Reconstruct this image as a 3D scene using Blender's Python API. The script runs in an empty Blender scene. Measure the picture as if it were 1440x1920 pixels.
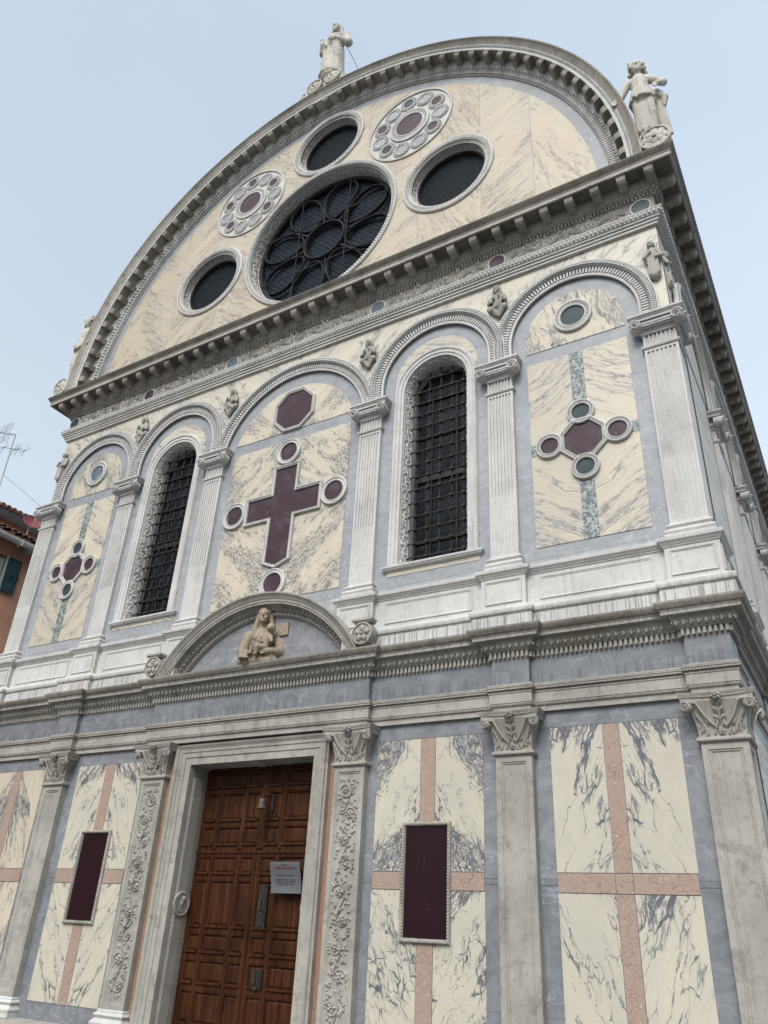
import bpy, math, random
from math import sin, cos, pi, radians, sqrt, atan2, hypot
from mathutils import Vector as V, Matrix
from mathutils.geometry import delaunay_2d_cdt

S = bpy.context.scene
COL = S.collection
# ------------------------------------------------------------------ camera
cam_d = bpy.data.cameras.new('camera'); cam = bpy.data.objects.new('camera', cam_d); COL.objects.link(cam)
S.camera = cam
YAW, PITCH, ROLL = 0.5552, 0.5022, 0.0541
fw = V((-sin(YAW)*cos(PITCH), cos(YAW)*cos(PITCH), sin(PITCH)))
rt = V((cos(YAW), sin(YAW), 0)); up = rt.cross(fw)
r2 = rt*cos(ROLL)+up*sin(ROLL); u2 = up*cos(ROLL)-rt*sin(ROLL)
cam.matrix_world = Matrix(((r2.x,u2.x,-fw.x,6.3508),(r2.y,u2.y,-fw.y,-7.4945),(r2.z,u2.z,-fw.z,1.6),(0,0,0,1)))
cam_d.sensor_fit = 'VERTICAL'; cam_d.sensor_height = 24; cam_d.lens = 24*1452.0/1920
cam_d.clip_end = 2000; cam_d.clip_start = 0.05
S.render.resolution_x, S.render.resolution_y = 768, 1024
# ------------------------------------------------------------------ sky, sun, exposure
SUN_EL, SUN_AZ = radians(44), radians(172)      # azimuth clockwise from +y : behind the camera, to the left
W = bpy.data.worlds.new('World'); S.world = W; W.use_nodes = True
nt = W.node_tree; nt.nodes.clear()
def wn(t, **k):
    n = nt.nodes.new(t)
    for a, b in k.items(): setattr(n, a, b)
    return n
out = wn('ShaderNodeOutputWorld'); bg = wn('ShaderNodeBackground'); bg.inputs[1].default_value = 0.10
sky = wn('ShaderNodeTexSky', sky_type='NISHITA'); sky.sun_disc = False
sky.sun_elevation = SUN_EL; sky.sun_rotation = SUN_AZ; sky.dust_density = 4; sky.air_density = 1.2
tc = wn('ShaderNodeTexCoord'); sep = wn('ShaderNodeSeparateXYZ'); nt.links.new(tc.outputs['Generated'], sep.inputs[0])
ramp = wn('ShaderNodeValToRGB')                   # overcast layer: paler towards the horizon
e = ramp.color_ramp.elements
e[0].position = 0.05; e[0].color = (8.8, 9.8, 10.2, 1)
e[1].position = 0.85; e[1].color = (6.3, 7.5, 9.0, 1)
x = e.new(0.45); x.color = (7.3, 8.45, 9.7, 1)
nt.links.new(sep.outputs[2], ramp.inputs[0])
sd = V((sin(SUN_AZ)*cos(SUN_EL), cos(SUN_AZ)*cos(SUN_EL), sin(SUN_EL)))
dot = wn('ShaderNodeVectorMath', operation='DOT_PRODUCT'); dot.inputs[1].default_value = sd
nt.links.new(tc.outputs['Generated'], dot.inputs[0])
gl = wn('ShaderNodeMapRange'); gl.interpolation_type = 'SMOOTHSTEP'
gl.inputs[1].default_value = 0.62; gl.inputs[2].default_value = 1.0; gl.inputs[3].default_value = 0; gl.inputs[4].default_value = 1
nt.links.new(dot.outputs['Value'], gl.inputs[0])
glow = wn('ShaderNodeMix', data_type='RGBA'); glow.inputs[6].default_value = (0, 0, 0, 1); glow.inputs[7].default_value = (22, 22, 21.7, 1)
nt.links.new(gl.outputs[0], glow.inputs[0])
cn = wn('ShaderNodeTexNoise'); cn.inputs['Scale'].default_value = 1.6; cn.inputs['Detail'].default_value = 4
nt.links.new(tc.outputs['Generated'], cn.inputs['Vector'])
cm = wn('ShaderNodeMapRange'); cm.inputs[1].default_value = .3; cm.inputs[2].default_value = .7; cm.inputs[3].default_value = .94; cm.inputs[4].default_value = 1.06
nt.links.new(cn.outputs[0], cm.inputs[0])
cl = wn('ShaderNodeMix', data_type='RGBA', blend_type='MULTIPLY'); cl.inputs[0].default_value = 1
def rngw(sock, a, b, c, d):
    n = wn('ShaderNodeMapRange'); n.interpolation_type = 'SMOOTHSTEP'
    for i, v in enumerate((a, b, c, d)): n.inputs[i+1].default_value = v
    nt.links.new(sock, n.inputs[0]); return n.outputs[0]
def mulw(a, b):
    n = wn('ShaderNodeMath', operation='MULTIPLY'); nt.links.new(a, n.inputs[0]); nt.links.new(b, n.inputs[1]); return n.outputs[0]
# thinner cloud to the right, and added dimming of the unseen low sky behind the camera, cutting fill light
rear_dim = mulw(rngw(sep.outputs[1], .15, -.35, 0, 1), rngw(sep.outputs[2], .72, .2, 0, .9))
inv = wn('ShaderNodeMath', operation='SUBTRACT'); inv.inputs[0].default_value = 1; nt.links.new(rear_dim, inv.inputs[1])
shade = mulw(mulw(cm.outputs[0], rngw(sep.outputs[0], -.7, .6, .95, 1.12)), inv.outputs[0])
nt.links.new(ramp.outputs[0], cl.inputs[6]); nt.links.new(shade, cl.inputs[7])
mx = wn('ShaderNodeMix', data_type='RGBA'); mx.inputs[0].default_value = 0.94      # clouds over most of the blue
nt.links.new(sky.outputs[0], mx.inputs[6]); nt.links.new(cl.outputs[2], mx.inputs[7])
ad = wn('ShaderNodeMix', data_type='RGBA', blend_type='ADD'); ad.inputs[0].default_value = 1
nt.links.new(mx.outputs[2], ad.inputs[6]); nt.links.new(glow.outputs[2], ad.inputs[7])
nt.links.new(ad.outputs[2], bg.inputs[0]); nt.links.new(bg.outputs[0], out.inputs[0])
sl = bpy.data.lights.new('sun', 'SUN'); sl.energy = 2.35; sl.angle = radians(26); sl.color = (1, .965, .92)
so = bpy.data.objects.new('sun', sl); COL.objects.link(so)
so.rotation_euler = (-sd).to_track_quat('-Z', 'Y').to_euler(); so.location = (-6, -16, 24)
S.view_settings.view_transform = 'Standard'; S.view_settings.look = 'None'
S.view_settings.exposure = 0.0; S.view_settings.gamma = 1.0

# ------------------------------------------------------------------ node materials
class NB:
    def __init__(s, name):
        s.m = bpy.data.materials.new(name); s.m.use_nodes = True; s.t = s.m.node_tree; s.t.nodes.clear()
        s.o = s.t.nodes.new('ShaderNodeOutputMaterial'); s.b = s.t.nodes.new('ShaderNodeBsdfPrincipled')
        s.t.links.new(s.b.outputs[0], s.o.inputs[0]); s.b.inputs['Roughness'].default_value = .6
    def set(s, inp, v):
        if isinstance(v, bpy.types.NodeSocket): s.t.links.new(v, inp)
        elif isinstance(v, tuple) and len(v) == 3 and inp.type == 'RGBA': inp.default_value = (*v, 1)
        else: inp.default_value = v
    def n(s, t, ins=None, **k):
        n = s.t.nodes.new(t)
        for a, b in k.items(): setattr(n, a, b)
        for a, b in (ins or {}).items(): s.set(n.inputs[a], b)
        return n
    def pos(s): return s.n('ShaderNodeNewGeometry').outputs['Position']
    def uv(s): return s.n('ShaderNodeTexCoord').outputs['UV']
    def map(s, vec, scale=(1, 1, 1), loc=(0, 0, 0), rot=(0, 0, 0)):
        return s.n('ShaderNodeMapping', {'Vector': vec, 'Scale': scale, 'Location': loc, 'Rotation': rot}).outputs[0]
    def noise(s, vec, scale=1., detail=4., rough=.55, dist=0., col=False):
        n = s.n('ShaderNodeTexNoise', {'Vector': vec, 'Scale': scale, 'Detail': detail, 'Roughness': rough, 'Distortion': dist})
        return n.outputs[1 if col else 0]
    def voro(s, vec, scale, feat='DISTANCE_TO_EDGE', outp='Distance', rnd=1.):
        return s.n('ShaderNodeTexVoronoi', {'Vector': vec, 'Scale': scale, 'Randomness': rnd}, feature=feat).outputs[outp]
    def math(s, op, a, b=0., c=None):
        n = s.n('ShaderNodeMath', {0: a, 1: b}, operation=op)
        if c is not None: s.set(n.inputs[2], c)
        return n.outputs[0]
    def rng(s, f, a, b, c=0., d=1.):
        return s.n('ShaderNodeMapRange', {0: f, 1: a, 2: b, 3: c, 4: d}, interpolation_type='SMOOTHSTEP').outputs[0]
    def mix(s, f, a, b, mode='MIX'):
        return s.n('ShaderNodeMix', {0: f, 6: a, 7: b}, data_type='RGBA', blend_type=mode).outputs[2]
    def warp(s, vec, scale, amt, detail=3.):
        c = s.noise(vec, scale, detail, col=True)
        d = s.n('ShaderNodeVectorMath', {0: c, 1: (.5, .5, .5)}, operation='SUBTRACT').outputs[0]
        d = s.n('ShaderNodeVectorMath', {0: d, 3: amt}, operation='SCALE').outputs[0]
        return s.n('ShaderNodeVectorMath', {0: vec, 1: d}, operation='ADD').outputs[0]
    def fin(s, col, rough=.6, bump=None, bs=.3, bd=.01, spec=.3):
        s.set(s.b.inputs['Base Color'], col); s.set(s.b.inputs['Roughness'], rough)
        s.b.inputs['Specular IOR Level'].default_value = spec
        if bump is not None:
            n = s.n('ShaderNodeBump', {'Strength': bs, 'Distance': bd, 'Height': bump}); s.t.links.new(n.outputs[0], s.b.inputs['Normal'])
        return s.m

def stone(name, c1, c2, dirt, dirt_amt=.5, streak=.35, scales=None, drips=True, rough=.7, bs=.35):
    b = NB(name); p = b.pos()
    big = b.noise(p, 1.3, 5, .6); col = b.mix(b.rng(big, .35, .68), c1, c2)
    fine = b.noise(p, 14, 6, .65)
    st = b.noise(b.map(p, (22, 22, 1.2)), 1, 4, .6)             # long vertical rain streaks
    col = b.mix(b.math('MULTIPLY', b.rng(st, .52, .78), streak), col, dirt)
    blotch = b.noise(p, 4.5, 7, .68, .4)
    col = b.mix(b.math('MULTIPLY', b.rng(blotch, .50, .76), dirt_amt), col, dirt)
    bl2 = b.noise(p, 16, 6, .7, .3); col = b.mix(b.math('MULTIPLY', b.rng(bl2, .50, .72), dirt_amt*.55), col, dirt)
    col = b.mix(b.math('MULTIPLY', b.rng(fine, .52, .75), .35), col, (dirt[0]*1.3, dirt[1]*1.3, dirt[2]*1.3))
    if drips:                                                    # comb of drip stains on the low plinth courses
        z = b.n('ShaderNodeSeparateXYZ', {0: p}).outputs[2]
        w1 = b.math('MULTIPLY', b.rng(z, 4.50, 4.55), b.rng(z, 4.80, 4.60))
        w2 = b.math('MULTIPLY', b.rng(z, 4.39, 4.41), b.rng(z, 4.535, 4.45))
        w = b.math('ADD', w1, b.math('MULTIPLY', w2, .9))
        d = b.noise(b.map(p, (48, 48, .6)), 1, 3, .6)
        col = b.mix(b.math('MULTIPLY', b.math('MULTIPLY', w, b.rng(d, .5, .60)), .6), col, (.13, .12, .11))
    och = b.rng(b.noise(p, 2.1, 5, .65), .54, .72); col = b.mix(b.math('MULTIPLY', och, .28), col, (c1[0]*.86, c1[1]*.72, c1[2]*.52))
    cr = b.voro(b.warp(p, 2.5, .5), 1.1); col = b.mix(b.math('MULTIPLY', b.rng(cr, .004, .0), .22), col, (.16, .15, .14))
    h = b.math('ADD', b.math('MULTIPLY', fine, .6), b.math('MULTIPLY', b.noise(p, 60, 3, .6), .4))
    if scales:
        uv = b.uv(); q = b.n('ShaderNodeSeparateXYZ', {0: uv})
        a = b.math('SINE', b.math('MULTIPLY', b.math('ADD', q.outputs[0], q.outputs[1]), scales))
        c = b.math('SINE', b.math('MULTIPLY', b.math('SUBTRACT', q.outputs[0], q.outputs[1]), scales))
        k = b.math('MULTIPLY', a, c); h = b.math('ADD', h, b.math('MULTIPLY', k, 1.2))
        col = b.mix(b.math('MULTIPLY', b.rng(k, .2, -.5), .35), col, dirt)  # hollows of the scale pattern tinted darker than its crests
    return b.fin(col, rough, h, bs, .012 if scales else .006)

def marble(name, base, base2, vein, su=1.2, sv=5., warp=.25, ws=2.2, wid=.022, c0=.45, cs=1.6, fleck=.5, fth=.56, core=0., hair=.4, tint=None, rough=.42, net=0., octv=3):
    """veined marble in panel UVs: u runs along the veins"""
    b = NB(name); uv = b.uv()
    col = b.mix(b.rng(b.noise(b.map(uv, (.8, 1.8, 1)), 1.6, 6, .65), .3, .7), base, base2)
    if tint: col = b.mix(b.math('MULTIPLY', b.rng(b.noise(uv, .9, 3), .45, .7), .6), col, tint)
    rd = b.n('ShaderNodeObjectInfo').outputs['Random']; col = b.mix(b.math('MULTIPLY', rd, .22), col, (base[0]*.55, base[1]*.55, base[2]*.6))
    q = b.warp(b.warp(uv, ws, warp, 3), ws*5, warp*.16, 3)
    cl = b.noise(b.map(q, (cs*.5, cs*1.25, 1), (3.1, 1.7, 0)), 1, 4, .6)
    tot = None
    for k, (f, w, dc, ht) in enumerate(((1., 1., -.02, 1.), (2.1, 1.25, .03, .95), (4.6, 1.7, .07, .85))[:octv]):
        n = b.noise(b.map(q, (su*f, sv*f, 1), (2.3*k, 5.1*k, 0)), 1, 4, .5)
        v = b.rng(b.math('ABSOLUTE', b.math('SUBTRACT', n, .5)), wid*w, wid*w*.25)
        v = b.math('MULTIPLY', v, b.rng(cl, c0+dc, c0+dc+.07, 0, ht)); tot = v if tot is None else b.math('MAXIMUM', tot, v)
    fl = b.noise(b.map(q, (su*5.5, sv*4.5, 1), (7, 3, 0)), 1, 5, .65)
    tot = b.math('MAXIMUM', tot, b.math('MULTIPLY', b.rng(fl, fth, fth+.05), b.rng(cl, c0, c0+.10, 0, fleck)))
    if core:
        cn_ = b.noise(b.map(q, (su*3, sv*2.2, 1), (1, 9, 0)), 1, 6, .75)
        tot = b.math('MAXIMUM', tot, b.math('MULTIPLY', b.rng(cn_, .44, .52), b.rng(cl, c0+.09, c0+.13, 0, core)))
    if net:
        for k, (f, w, dc) in enumerate(((1., .085, -.03), (2.3, .13, .03))):
            vq = b.map(b.warp(q, 9./f, .05), (su*2.2*f, sv*1.5*f, 1), (k*3.7, k*1.9, 0))
            wd = b.math('MULTIPLY', b.rng(b.noise(vq, .7, 3, .6), .36, .66), b.rng(cl, c0+dc, c0+dc+.10))
            e_ = b.math('DIVIDE', b.voro(vq, 1.), b.math('ADD', b.math('MULTIPLY', wd, w), .0008))
            tot = b.math('MAXIMUM', tot, b.rng(e_, 1., .55, 0, net))
    n3 = b.noise(b.map(q, (su*.7, sv*.5, 1), (2, 5, 0)), 1, 5, .55)
    tot = b.math('MAXIMUM', tot, b.rng(b.math('ABSOLUTE', b.math('SUBTRACT', n3, .5)), .008, .001, 0, hair))
    vc = b.mix(b.rng(b.noise(uv, 14, 4, .6), .35, .7), vein, (vein[0]*2.2, vein[1]*2.15, vein[2]*2.1))
    sm = b.math('MULTIPLY', b.rng(cl, c0, c0+.16), .16)                      # grey cloud round the veins
    col = b.mix(sm, col, (.40, .40, .41)); col = b.mix(b.math('MULTIPLY', tot, .93), col, vc)
    d = b.noise(b.pos(), 5, 7, .7); col = b.mix(b.math('MULTIPLY', b.rng(d, .52, .78), .30), col, (.33, .28, .21))
    return b.fin(col, rough, b.noise(b.pos(), 30, 4), .12, .004, .3)

def grey_marble(name, c1, c2, drips=True):
    b = NB(name); p = b.pos(); q = b.warp(p, 1.5, .6)
    m = b.map(q, (5, 5, 9), (0, 0, 0), (0, .5, 0))
    col = b.mix(b.rng(b.noise(m, 1, 6, .65), .3, .72), c1, c2)
    n = b.noise(b.map(p, (1.1, 1.1, 1.5), (4, 4, 4), (0, -.7, 0)), 1, 4, .5); r = b.math('ABSOLUTE', b.math('SUBTRACT', n, .5))
    col = b.mix(b.math('MULTIPLY', b.rng(r, .006, 0.), .28), col, (.52, .55, .60))
    fb_ = b.noise(b.map(p, (14, 14, 40), (1, 1, 1), (0, .6, 0)), 1, 4, .6); col = b.mix(b.rng(fb_, .45, .8, 0, .35), col, (c2[0]*1.18, c2[1]*1.18, c2[2]*1.18))
    xz = b.n('ShaderNodeSeparateXYZ', {0: p}); cmb = b.n('ShaderNodeCombineXYZ', {0: b.math('ADD', xz.outputs[0], xz.outputs[1]), 1: xz.outputs[2]}).outputs[0]
    br = b.n('ShaderNodeTexBrick', {'Vector': cmb, 'Scale': 1., 'Mortar Size': .0022, 'Mortar Smooth': .1, 'Bias': 0., 'Brick Width': 40., 'Row Height': 1.07, 'Color1': (.86, .87, .88), 'Color2': (1.1, 1.09, 1.08), 'Mortar': (.45, .44, .42)}, offset=.5).outputs[0]
    col = b.mix(1., col, br, 'MULTIPLY')
    st = b.noise(b.map(p, (16, 16, .9), (9, 2, 1)), 1, 4, .6)
    col = b.mix(b.math('MULTIPLY', b.rng(st, .5, .75), .22), col, (c1[0]*.55, c1[1]*.55, c1[2]*.55))
    if drips:
        z = b.n('ShaderNodeSeparateXYZ', {0: p}).outputs[2]
        w = b.math('MULTIPLY', b.rng(z, 3.93, 3.95), b.rng(z, 4.14, 3.98))
        d = b.noise(b.map(p, (34, 34, .6)), 1, 3, .6)
        col = b.mix(b.math('MULTIPLY', b.math('MULTIPLY', w, b.rng(d, .47, .6)), .7), col, (.09, .10, .12))
    return b.fin(col, .48, b.noise(p, 25, 5), .15, .004, .35)

def verona(name, c1, c2, crack):
    b = NB(name); p = b.pos(); q = b.warp(p, 7, .12)
    col = b.mix(b.noise(p, 5, 5, .6), c1, c2)
    v = b.voro(q, 15); m = b.rng(b.noise(p, 6, 5, .65), .36, .60)
    col = b.mix(b.math('MULTIPLY', b.math('MULTIPLY', b.rng(v, .035, .0), m), .65), col, crack)
    s = b.rng(b.noise(p, 45, 4, .6), .62, .72); col = b.mix(b.math('MULTIPLY', s, .5), col, (.75, .62, .55))
    return b.fin(col, .55, b.math('SUBTRACT', b.noise(p, 40, 4), b.rng(v, .05, 0)), .3, .006)

def porphyry(name, c, sp, scuff=.25):
    b = NB(name); p = b.pos()
    f = b.voro(p, 130, 'F1', 'Distance'); col = b.mix(b.rng(f, .25, .1, 0, .5), c, sp)
    n = b.noise(p, 4, 5, .6); col = b.mix(b.math('MULTIPLY', b.rng(n, .45, .75), scuff), col, (sp[0]*1.5, sp[1]*1.6, sp[2]*1.7))
    w = b.rng(b.noise(b.map(p, (30, 30, 3)), 1, 5, .7), .66, .72); col = b.mix(b.math('MULTIPLY', w, .35*scuff/.25), col, (.4, .38, .42))
    ch = b.math('MULTIPLY', b.rng(b.voro(p, 8, 'F1', 'Distance'), .05, .03), b.rng(b.noise(p, 2.5, 2), .5, .55)); col = b.mix(b.math('MULTIPLY', ch, .6), col, (.45, .42, .42))
    return b.fin(col, .45, b.noise(p, 50, 3), .1, .003, .18)

M = {}
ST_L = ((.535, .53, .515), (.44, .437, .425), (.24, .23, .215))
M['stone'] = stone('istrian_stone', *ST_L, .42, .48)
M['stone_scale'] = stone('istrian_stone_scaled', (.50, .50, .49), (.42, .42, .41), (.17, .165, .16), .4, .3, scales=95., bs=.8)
M['stone_low'] = stone('istrian_stone_lower', (.36, .343, .312), (.275, .262, .236), (.11, .103, .092), .66, .40)  # darker copy for the lower order: dirt and weaker light both in the tone
M['stone_low_scale'] = stone('istrian_stone_lower_scaled', (.37, .35, .315), (.29, .275, .245), (.12, .11, .098), .5, .3, scales=110., bs=.8)  # scaled twin, with the same dirt and weaker light in its tone
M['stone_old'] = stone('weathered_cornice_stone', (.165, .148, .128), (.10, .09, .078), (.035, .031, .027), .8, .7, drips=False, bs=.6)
M['stone_lip'] = stone('stained_lip_stone', (.31, .29, .255), (.215, .20, .175), (.06, .055, .049), .75, .6, bs=.5)
M['stone_carve'] = stone('carved_stone', (.68, .665, .63), (.58, .565, .54), (.28, .27, .25), .35, .2, drips=False)
M['statue'] = stone('statue_stone', (.50, .475, .42), (.37, .35, .315), (.15, .145, .14), .7, .45, drips=False, bs=.5)
M['madonna'] = stone('madonna_stone', (.31, .255, .19), (.21, .17, .125), (.08, .065, .05), .6, .35, drips=False, bs=.5)
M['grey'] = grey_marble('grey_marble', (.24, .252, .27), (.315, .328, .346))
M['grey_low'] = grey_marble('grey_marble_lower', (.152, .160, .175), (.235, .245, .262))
CR, CR2, VN = (.52, .465, .365), (.46, .42, .345), (.052, .056, .075)
M['pav_fine'] = marble('pavonazzetto_flecked', (.55, .49, .385), (.48, .435, .355), (.085, .085, .095), su=2.8, sv=9, warp=.12, wid=.020, c0=.42, cs=2.2, fleck=.85, fth=.565, hair=.25)
M['pav_soft'] = marble('pavonazzetto_soft', (.55, .49, .38), (.49, .445, .365), (.17, .165, .165), su=.5, sv=6.5, warp=.20, ws=1.6, wid=.024, c0=.42, cs=2.2, fleck=.12, fth=.57, hair=.75, octv=2)
M['pav_vert'] = marble('pavonazzetto_lunette', (.54, .485, .375), (.47, .43, .35), (.08, .08, .09), su=.9, sv=6., warp=.25, ws=2.5, wid=.026, c0=.47, cs=2.2, fleck=.4, hair=.7, net=.6)
M['pav_pale'] = marble('pavonazzetto_pale', (.54, .50, .415), (.47, .44, .38), (.17, .165, .155), su=1.4, sv=4.5, warp=.3, ws=2., wid=.026, c0=.47, cs=2.2, fleck=.25, hair=.7)
M['pav_bold'] = marble('pavonazzetto_bold', (.53, .49, .395), (.46, .44, .38), VN, su=1.2, sv=5.5, warp=.15, ws=2.4, wid=.024, c0=.525, cs=1.5, fleck=.9, fth=.52, core=.97, hair=.75, net=.95)
M['pav_mid'] = marble('pavonazzetto_dense', (.53, .49, .395), (.46, .44, .375), VN, su=2.4, sv=7.5, warp=.15, ws=3., wid=.022, c0=.475, cs=1.5, fleck=.75, fth=.55, core=.4, hair=.6, net=.9)
M['lunette'] = marble('gable_marble', (.50, .44, .325), (.43, .39, .31), (.19, .16, .13), su=.42, sv=5.5, warp=.22, ws=1.4, wid=.024, c0=.45, cs=1.7, fleck=.16, fth=.565, hair=.6, tint=(.47, .37, .265))
M['pink'] = verona('red_verona', (.29, .205, .165), (.36, .275, .23), (.115, .052, .038))
M['orange'] = verona('orange_verona', (.23, .125, .08), (.31, .20, .145), (.10, .045, .03))
M['porph'] = porphyry('porphyry_dark', (.016, .0045, .007), (.036, .015, .02), .06)
M['porph_up'] = porphyry('porphyry', (.050, .028, .036), (.085, .068, .082), .4)
M['green'] = porphyry('serpentine', (.032, .05, .055), (.06, .09, .09), .25)
M['blue'] = porphyry('blue_marble', (.10, .125, .155), (.20, .23, .27), .6)
def breccia():
    b = NB('green_breccia'); p = b.pos(); q = b.warp(p, 12, .06)
    c = b.voro(q, 38, 'F1', 'Color'); g = b.n('ShaderNodeSeparateColor', {0: c}).outputs[0]
    col = b.mix(b.rng(g, .2, .9), (.10, .125, .125), (.34, .36, .36))
    return b.fin(b.mix(b.rng(b.voro(q, 38), .06, 0, 0, .6), col, (.10, .125, .125)), .45)
M['breccia'] = breccia()
def glass(name, c, lead, s, hexa=False):
    b = NB(name); uv = b.uv()
    if hexa:
        bk_ = b.n('ShaderNodeTexBrick', {'Vector': uv, 'Scale': s*.5, 'Mortar Size': .035, 'Mortar Smooth': .6, 'Brick Width': .5, 'Row Height': .43, 'Color1': (1, 1, 1), 'Color2': (1, 1, 1), 'Mortar': (0, 0, 0)}); d = b.math('MULTIPLY', b.math('SUBTRACT', 1., bk_.outputs['Fac']), .12)
    else:
        q = b.n('ShaderNodeSeparateXYZ', {0: b.map(uv, (s, s, s), (0, 0, 0), (0, 0, .785))})
        fx = b.math('PINGPONG', q.outputs[0], .5); fy = b.math('PINGPONG', q.outputs[1], .5); d = b.math('MINIMUM', fx, fy)
    n = b.noise(uv, 8, 4, .6); col = b.mix(b.rng(n, .35, .7), c, (c[0]*1.8, c[1]*1.8, c[2]*1.8))
    col = b.mix(b.rng(d, .10, .05), col, lead)
    return b.fin(col, b.rng(n, .3, .7, .35, .6), b.math('ADD', b.math('MULTIPLY', d, .8), b.noise(uv, 25, 3)), .4, .01, .03)
M['glass_hex'] = glass('roundel_glass', (.012, .016, .020), (.003, .003, .0035), 11., True)
M['glass_dia'] = glass('diamond_glass', (.018, .023, .031), (.003, .003, .0035), 12.)
def pane_glass():
    b = NB('bullseye_glass'); uv = b.uv(); q = b.n('ShaderNodeSeparateXYZ', {0: uv})
    fx = b.math('SUBTRACT', b.math('FRACT', b.math('MULTIPLY', q.outputs[0], 5.)), .5); fy = b.math('SUBTRACT', b.math('FRACT', b.math('MULTIPLY', q.outputs[1], 5.)), .5)
    r = b.math('SQRT', b.math('ADD', b.math('MULTIPLY', fx, fx), b.math('MULTIPLY', fy, fy)))
    ring = b.rng(b.math('ABSOLUTE', b.math('SUBTRACT', r, .38)), .07, .02, 0, .7)
    n = b.noise(uv, 3, 4, .6); col = b.mix(b.rng(n, .35, .7), (.008, .011, .015), (.030, .037, .046))
    col = b.mix(ring, col, (.006, .006, .007))
    e = b.math('MAXIMUM', b.math('ABSOLUTE', fx), b.math('ABSOLUTE', fy)); col = b.mix(b.rng(e, .45, .48), col, (.006, .006, .007))
    return b.fin(col, .3, b.noise(uv, 20, 3), .3, .008, .08)
M['glass_pane'] = pane_glass()
def iron(name='wrought_iron', c=(.018, .017, .017), rough=.6):
    b = NB(name); p = b.pos(); n = b.noise(p, 30, 5, .6)
    return b.fin(b.mix(b.rng(n, .45, .75), c, (c[0]*2.2, c[1]*1.6, c[2]*1.3)), rough, n, .3, .004)
M['iron'] = iron(); M['tracery'] = iron('dark_tracery_stone', (.013, .016, .021), .8)
M['brass'] = iron('dark_brass', (.055, .045, .025), .4); M['bell'] = iron('bronze', (.060, .042, .036), .5)
def wood():
    b = NB('door_wood'); p = b.pos()
    g = b.noise(b.map(p, (26, 26, 1.4)), 1, 6, .65, .3); col = b.mix(b.rng(g, .3, .72), (.026, .0082, .003), (.074, .026, .009))
    col = b.mix(b.math('MULTIPLY', b.rng(b.noise(p, 2.2, 4), .4, .7), .6), col, (.014, .004, .002))
    k = b.noise(b.map(p, (90, 90, 3)), 1, 3, .6); col = b.mix(b.rng(k, .6, .7, 0, .5), col, (.03, .01, .005))
    return b.fin(col, b.rng(g, .3, .7, .35, .55), g, .25, .004, .18)
M['wood'] = wood()
def flat(name, c, c2=None, rough=.6, s=3., bs=.2):
    b = NB(name); p = b.pos(); n = b.noise(p, s, 6, .62)
    return b.fin(b.mix(b.rng(n, .3, .7), c, c2 or (c[0]*.75, c[1]*.75, c[2]*.75)), rough, b.noise(p, s*8, 4), bs, .01)
M['paper'] = flat('sign_metal', (.125, .13, .14), (.11, .114, .123), .6)
M['ink'] = flat('sign_ink', (.05, .05, .06)); M['ink_red'] = flat('sign_red_ink', (.17, .025, .025))
M['lead'] = flat('roof_lead', (.16, .17, .18), (.10, .11, .12), .6)
M['stucco'] = flat('orange_stucco', (.56, .30, .20), (.44, .235, .16), .9, 1.6, .4)
M['stucco2'] = flat('pale_stucco', (.46, .29, .19), (.36, .21, .14), .9, 2.5, .4)
M['tile'] = flat('roof_tile', (.26, .115, .075), (.11, .065, .05), .85, 6., .5)
M['shutter'] = flat('green_shutter', (.014, .045, .052), (.022, .058, .064), .5, 3.)
M['gutter'] = flat('pale_gutter', (.62, .62, .62), (.42, .42, .41), .6, 3.)
M['dish'] = flat('dish_red', (.19, .045, .05), (.16, .04, .045), .5, 3.)
M['alu'] = flat('aluminium', (.35, .36, .38), (.28, .29, .31), .4, 5.)
M['paving'] = flat('trachyte_paving', (.13, .13, .125), (.09, .09, .088), .8, 1.5, .4)
M['joint'] = flat('joint_mortar', (.14, .125, .11), (.09, .08, .07), .9, 8)

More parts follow.
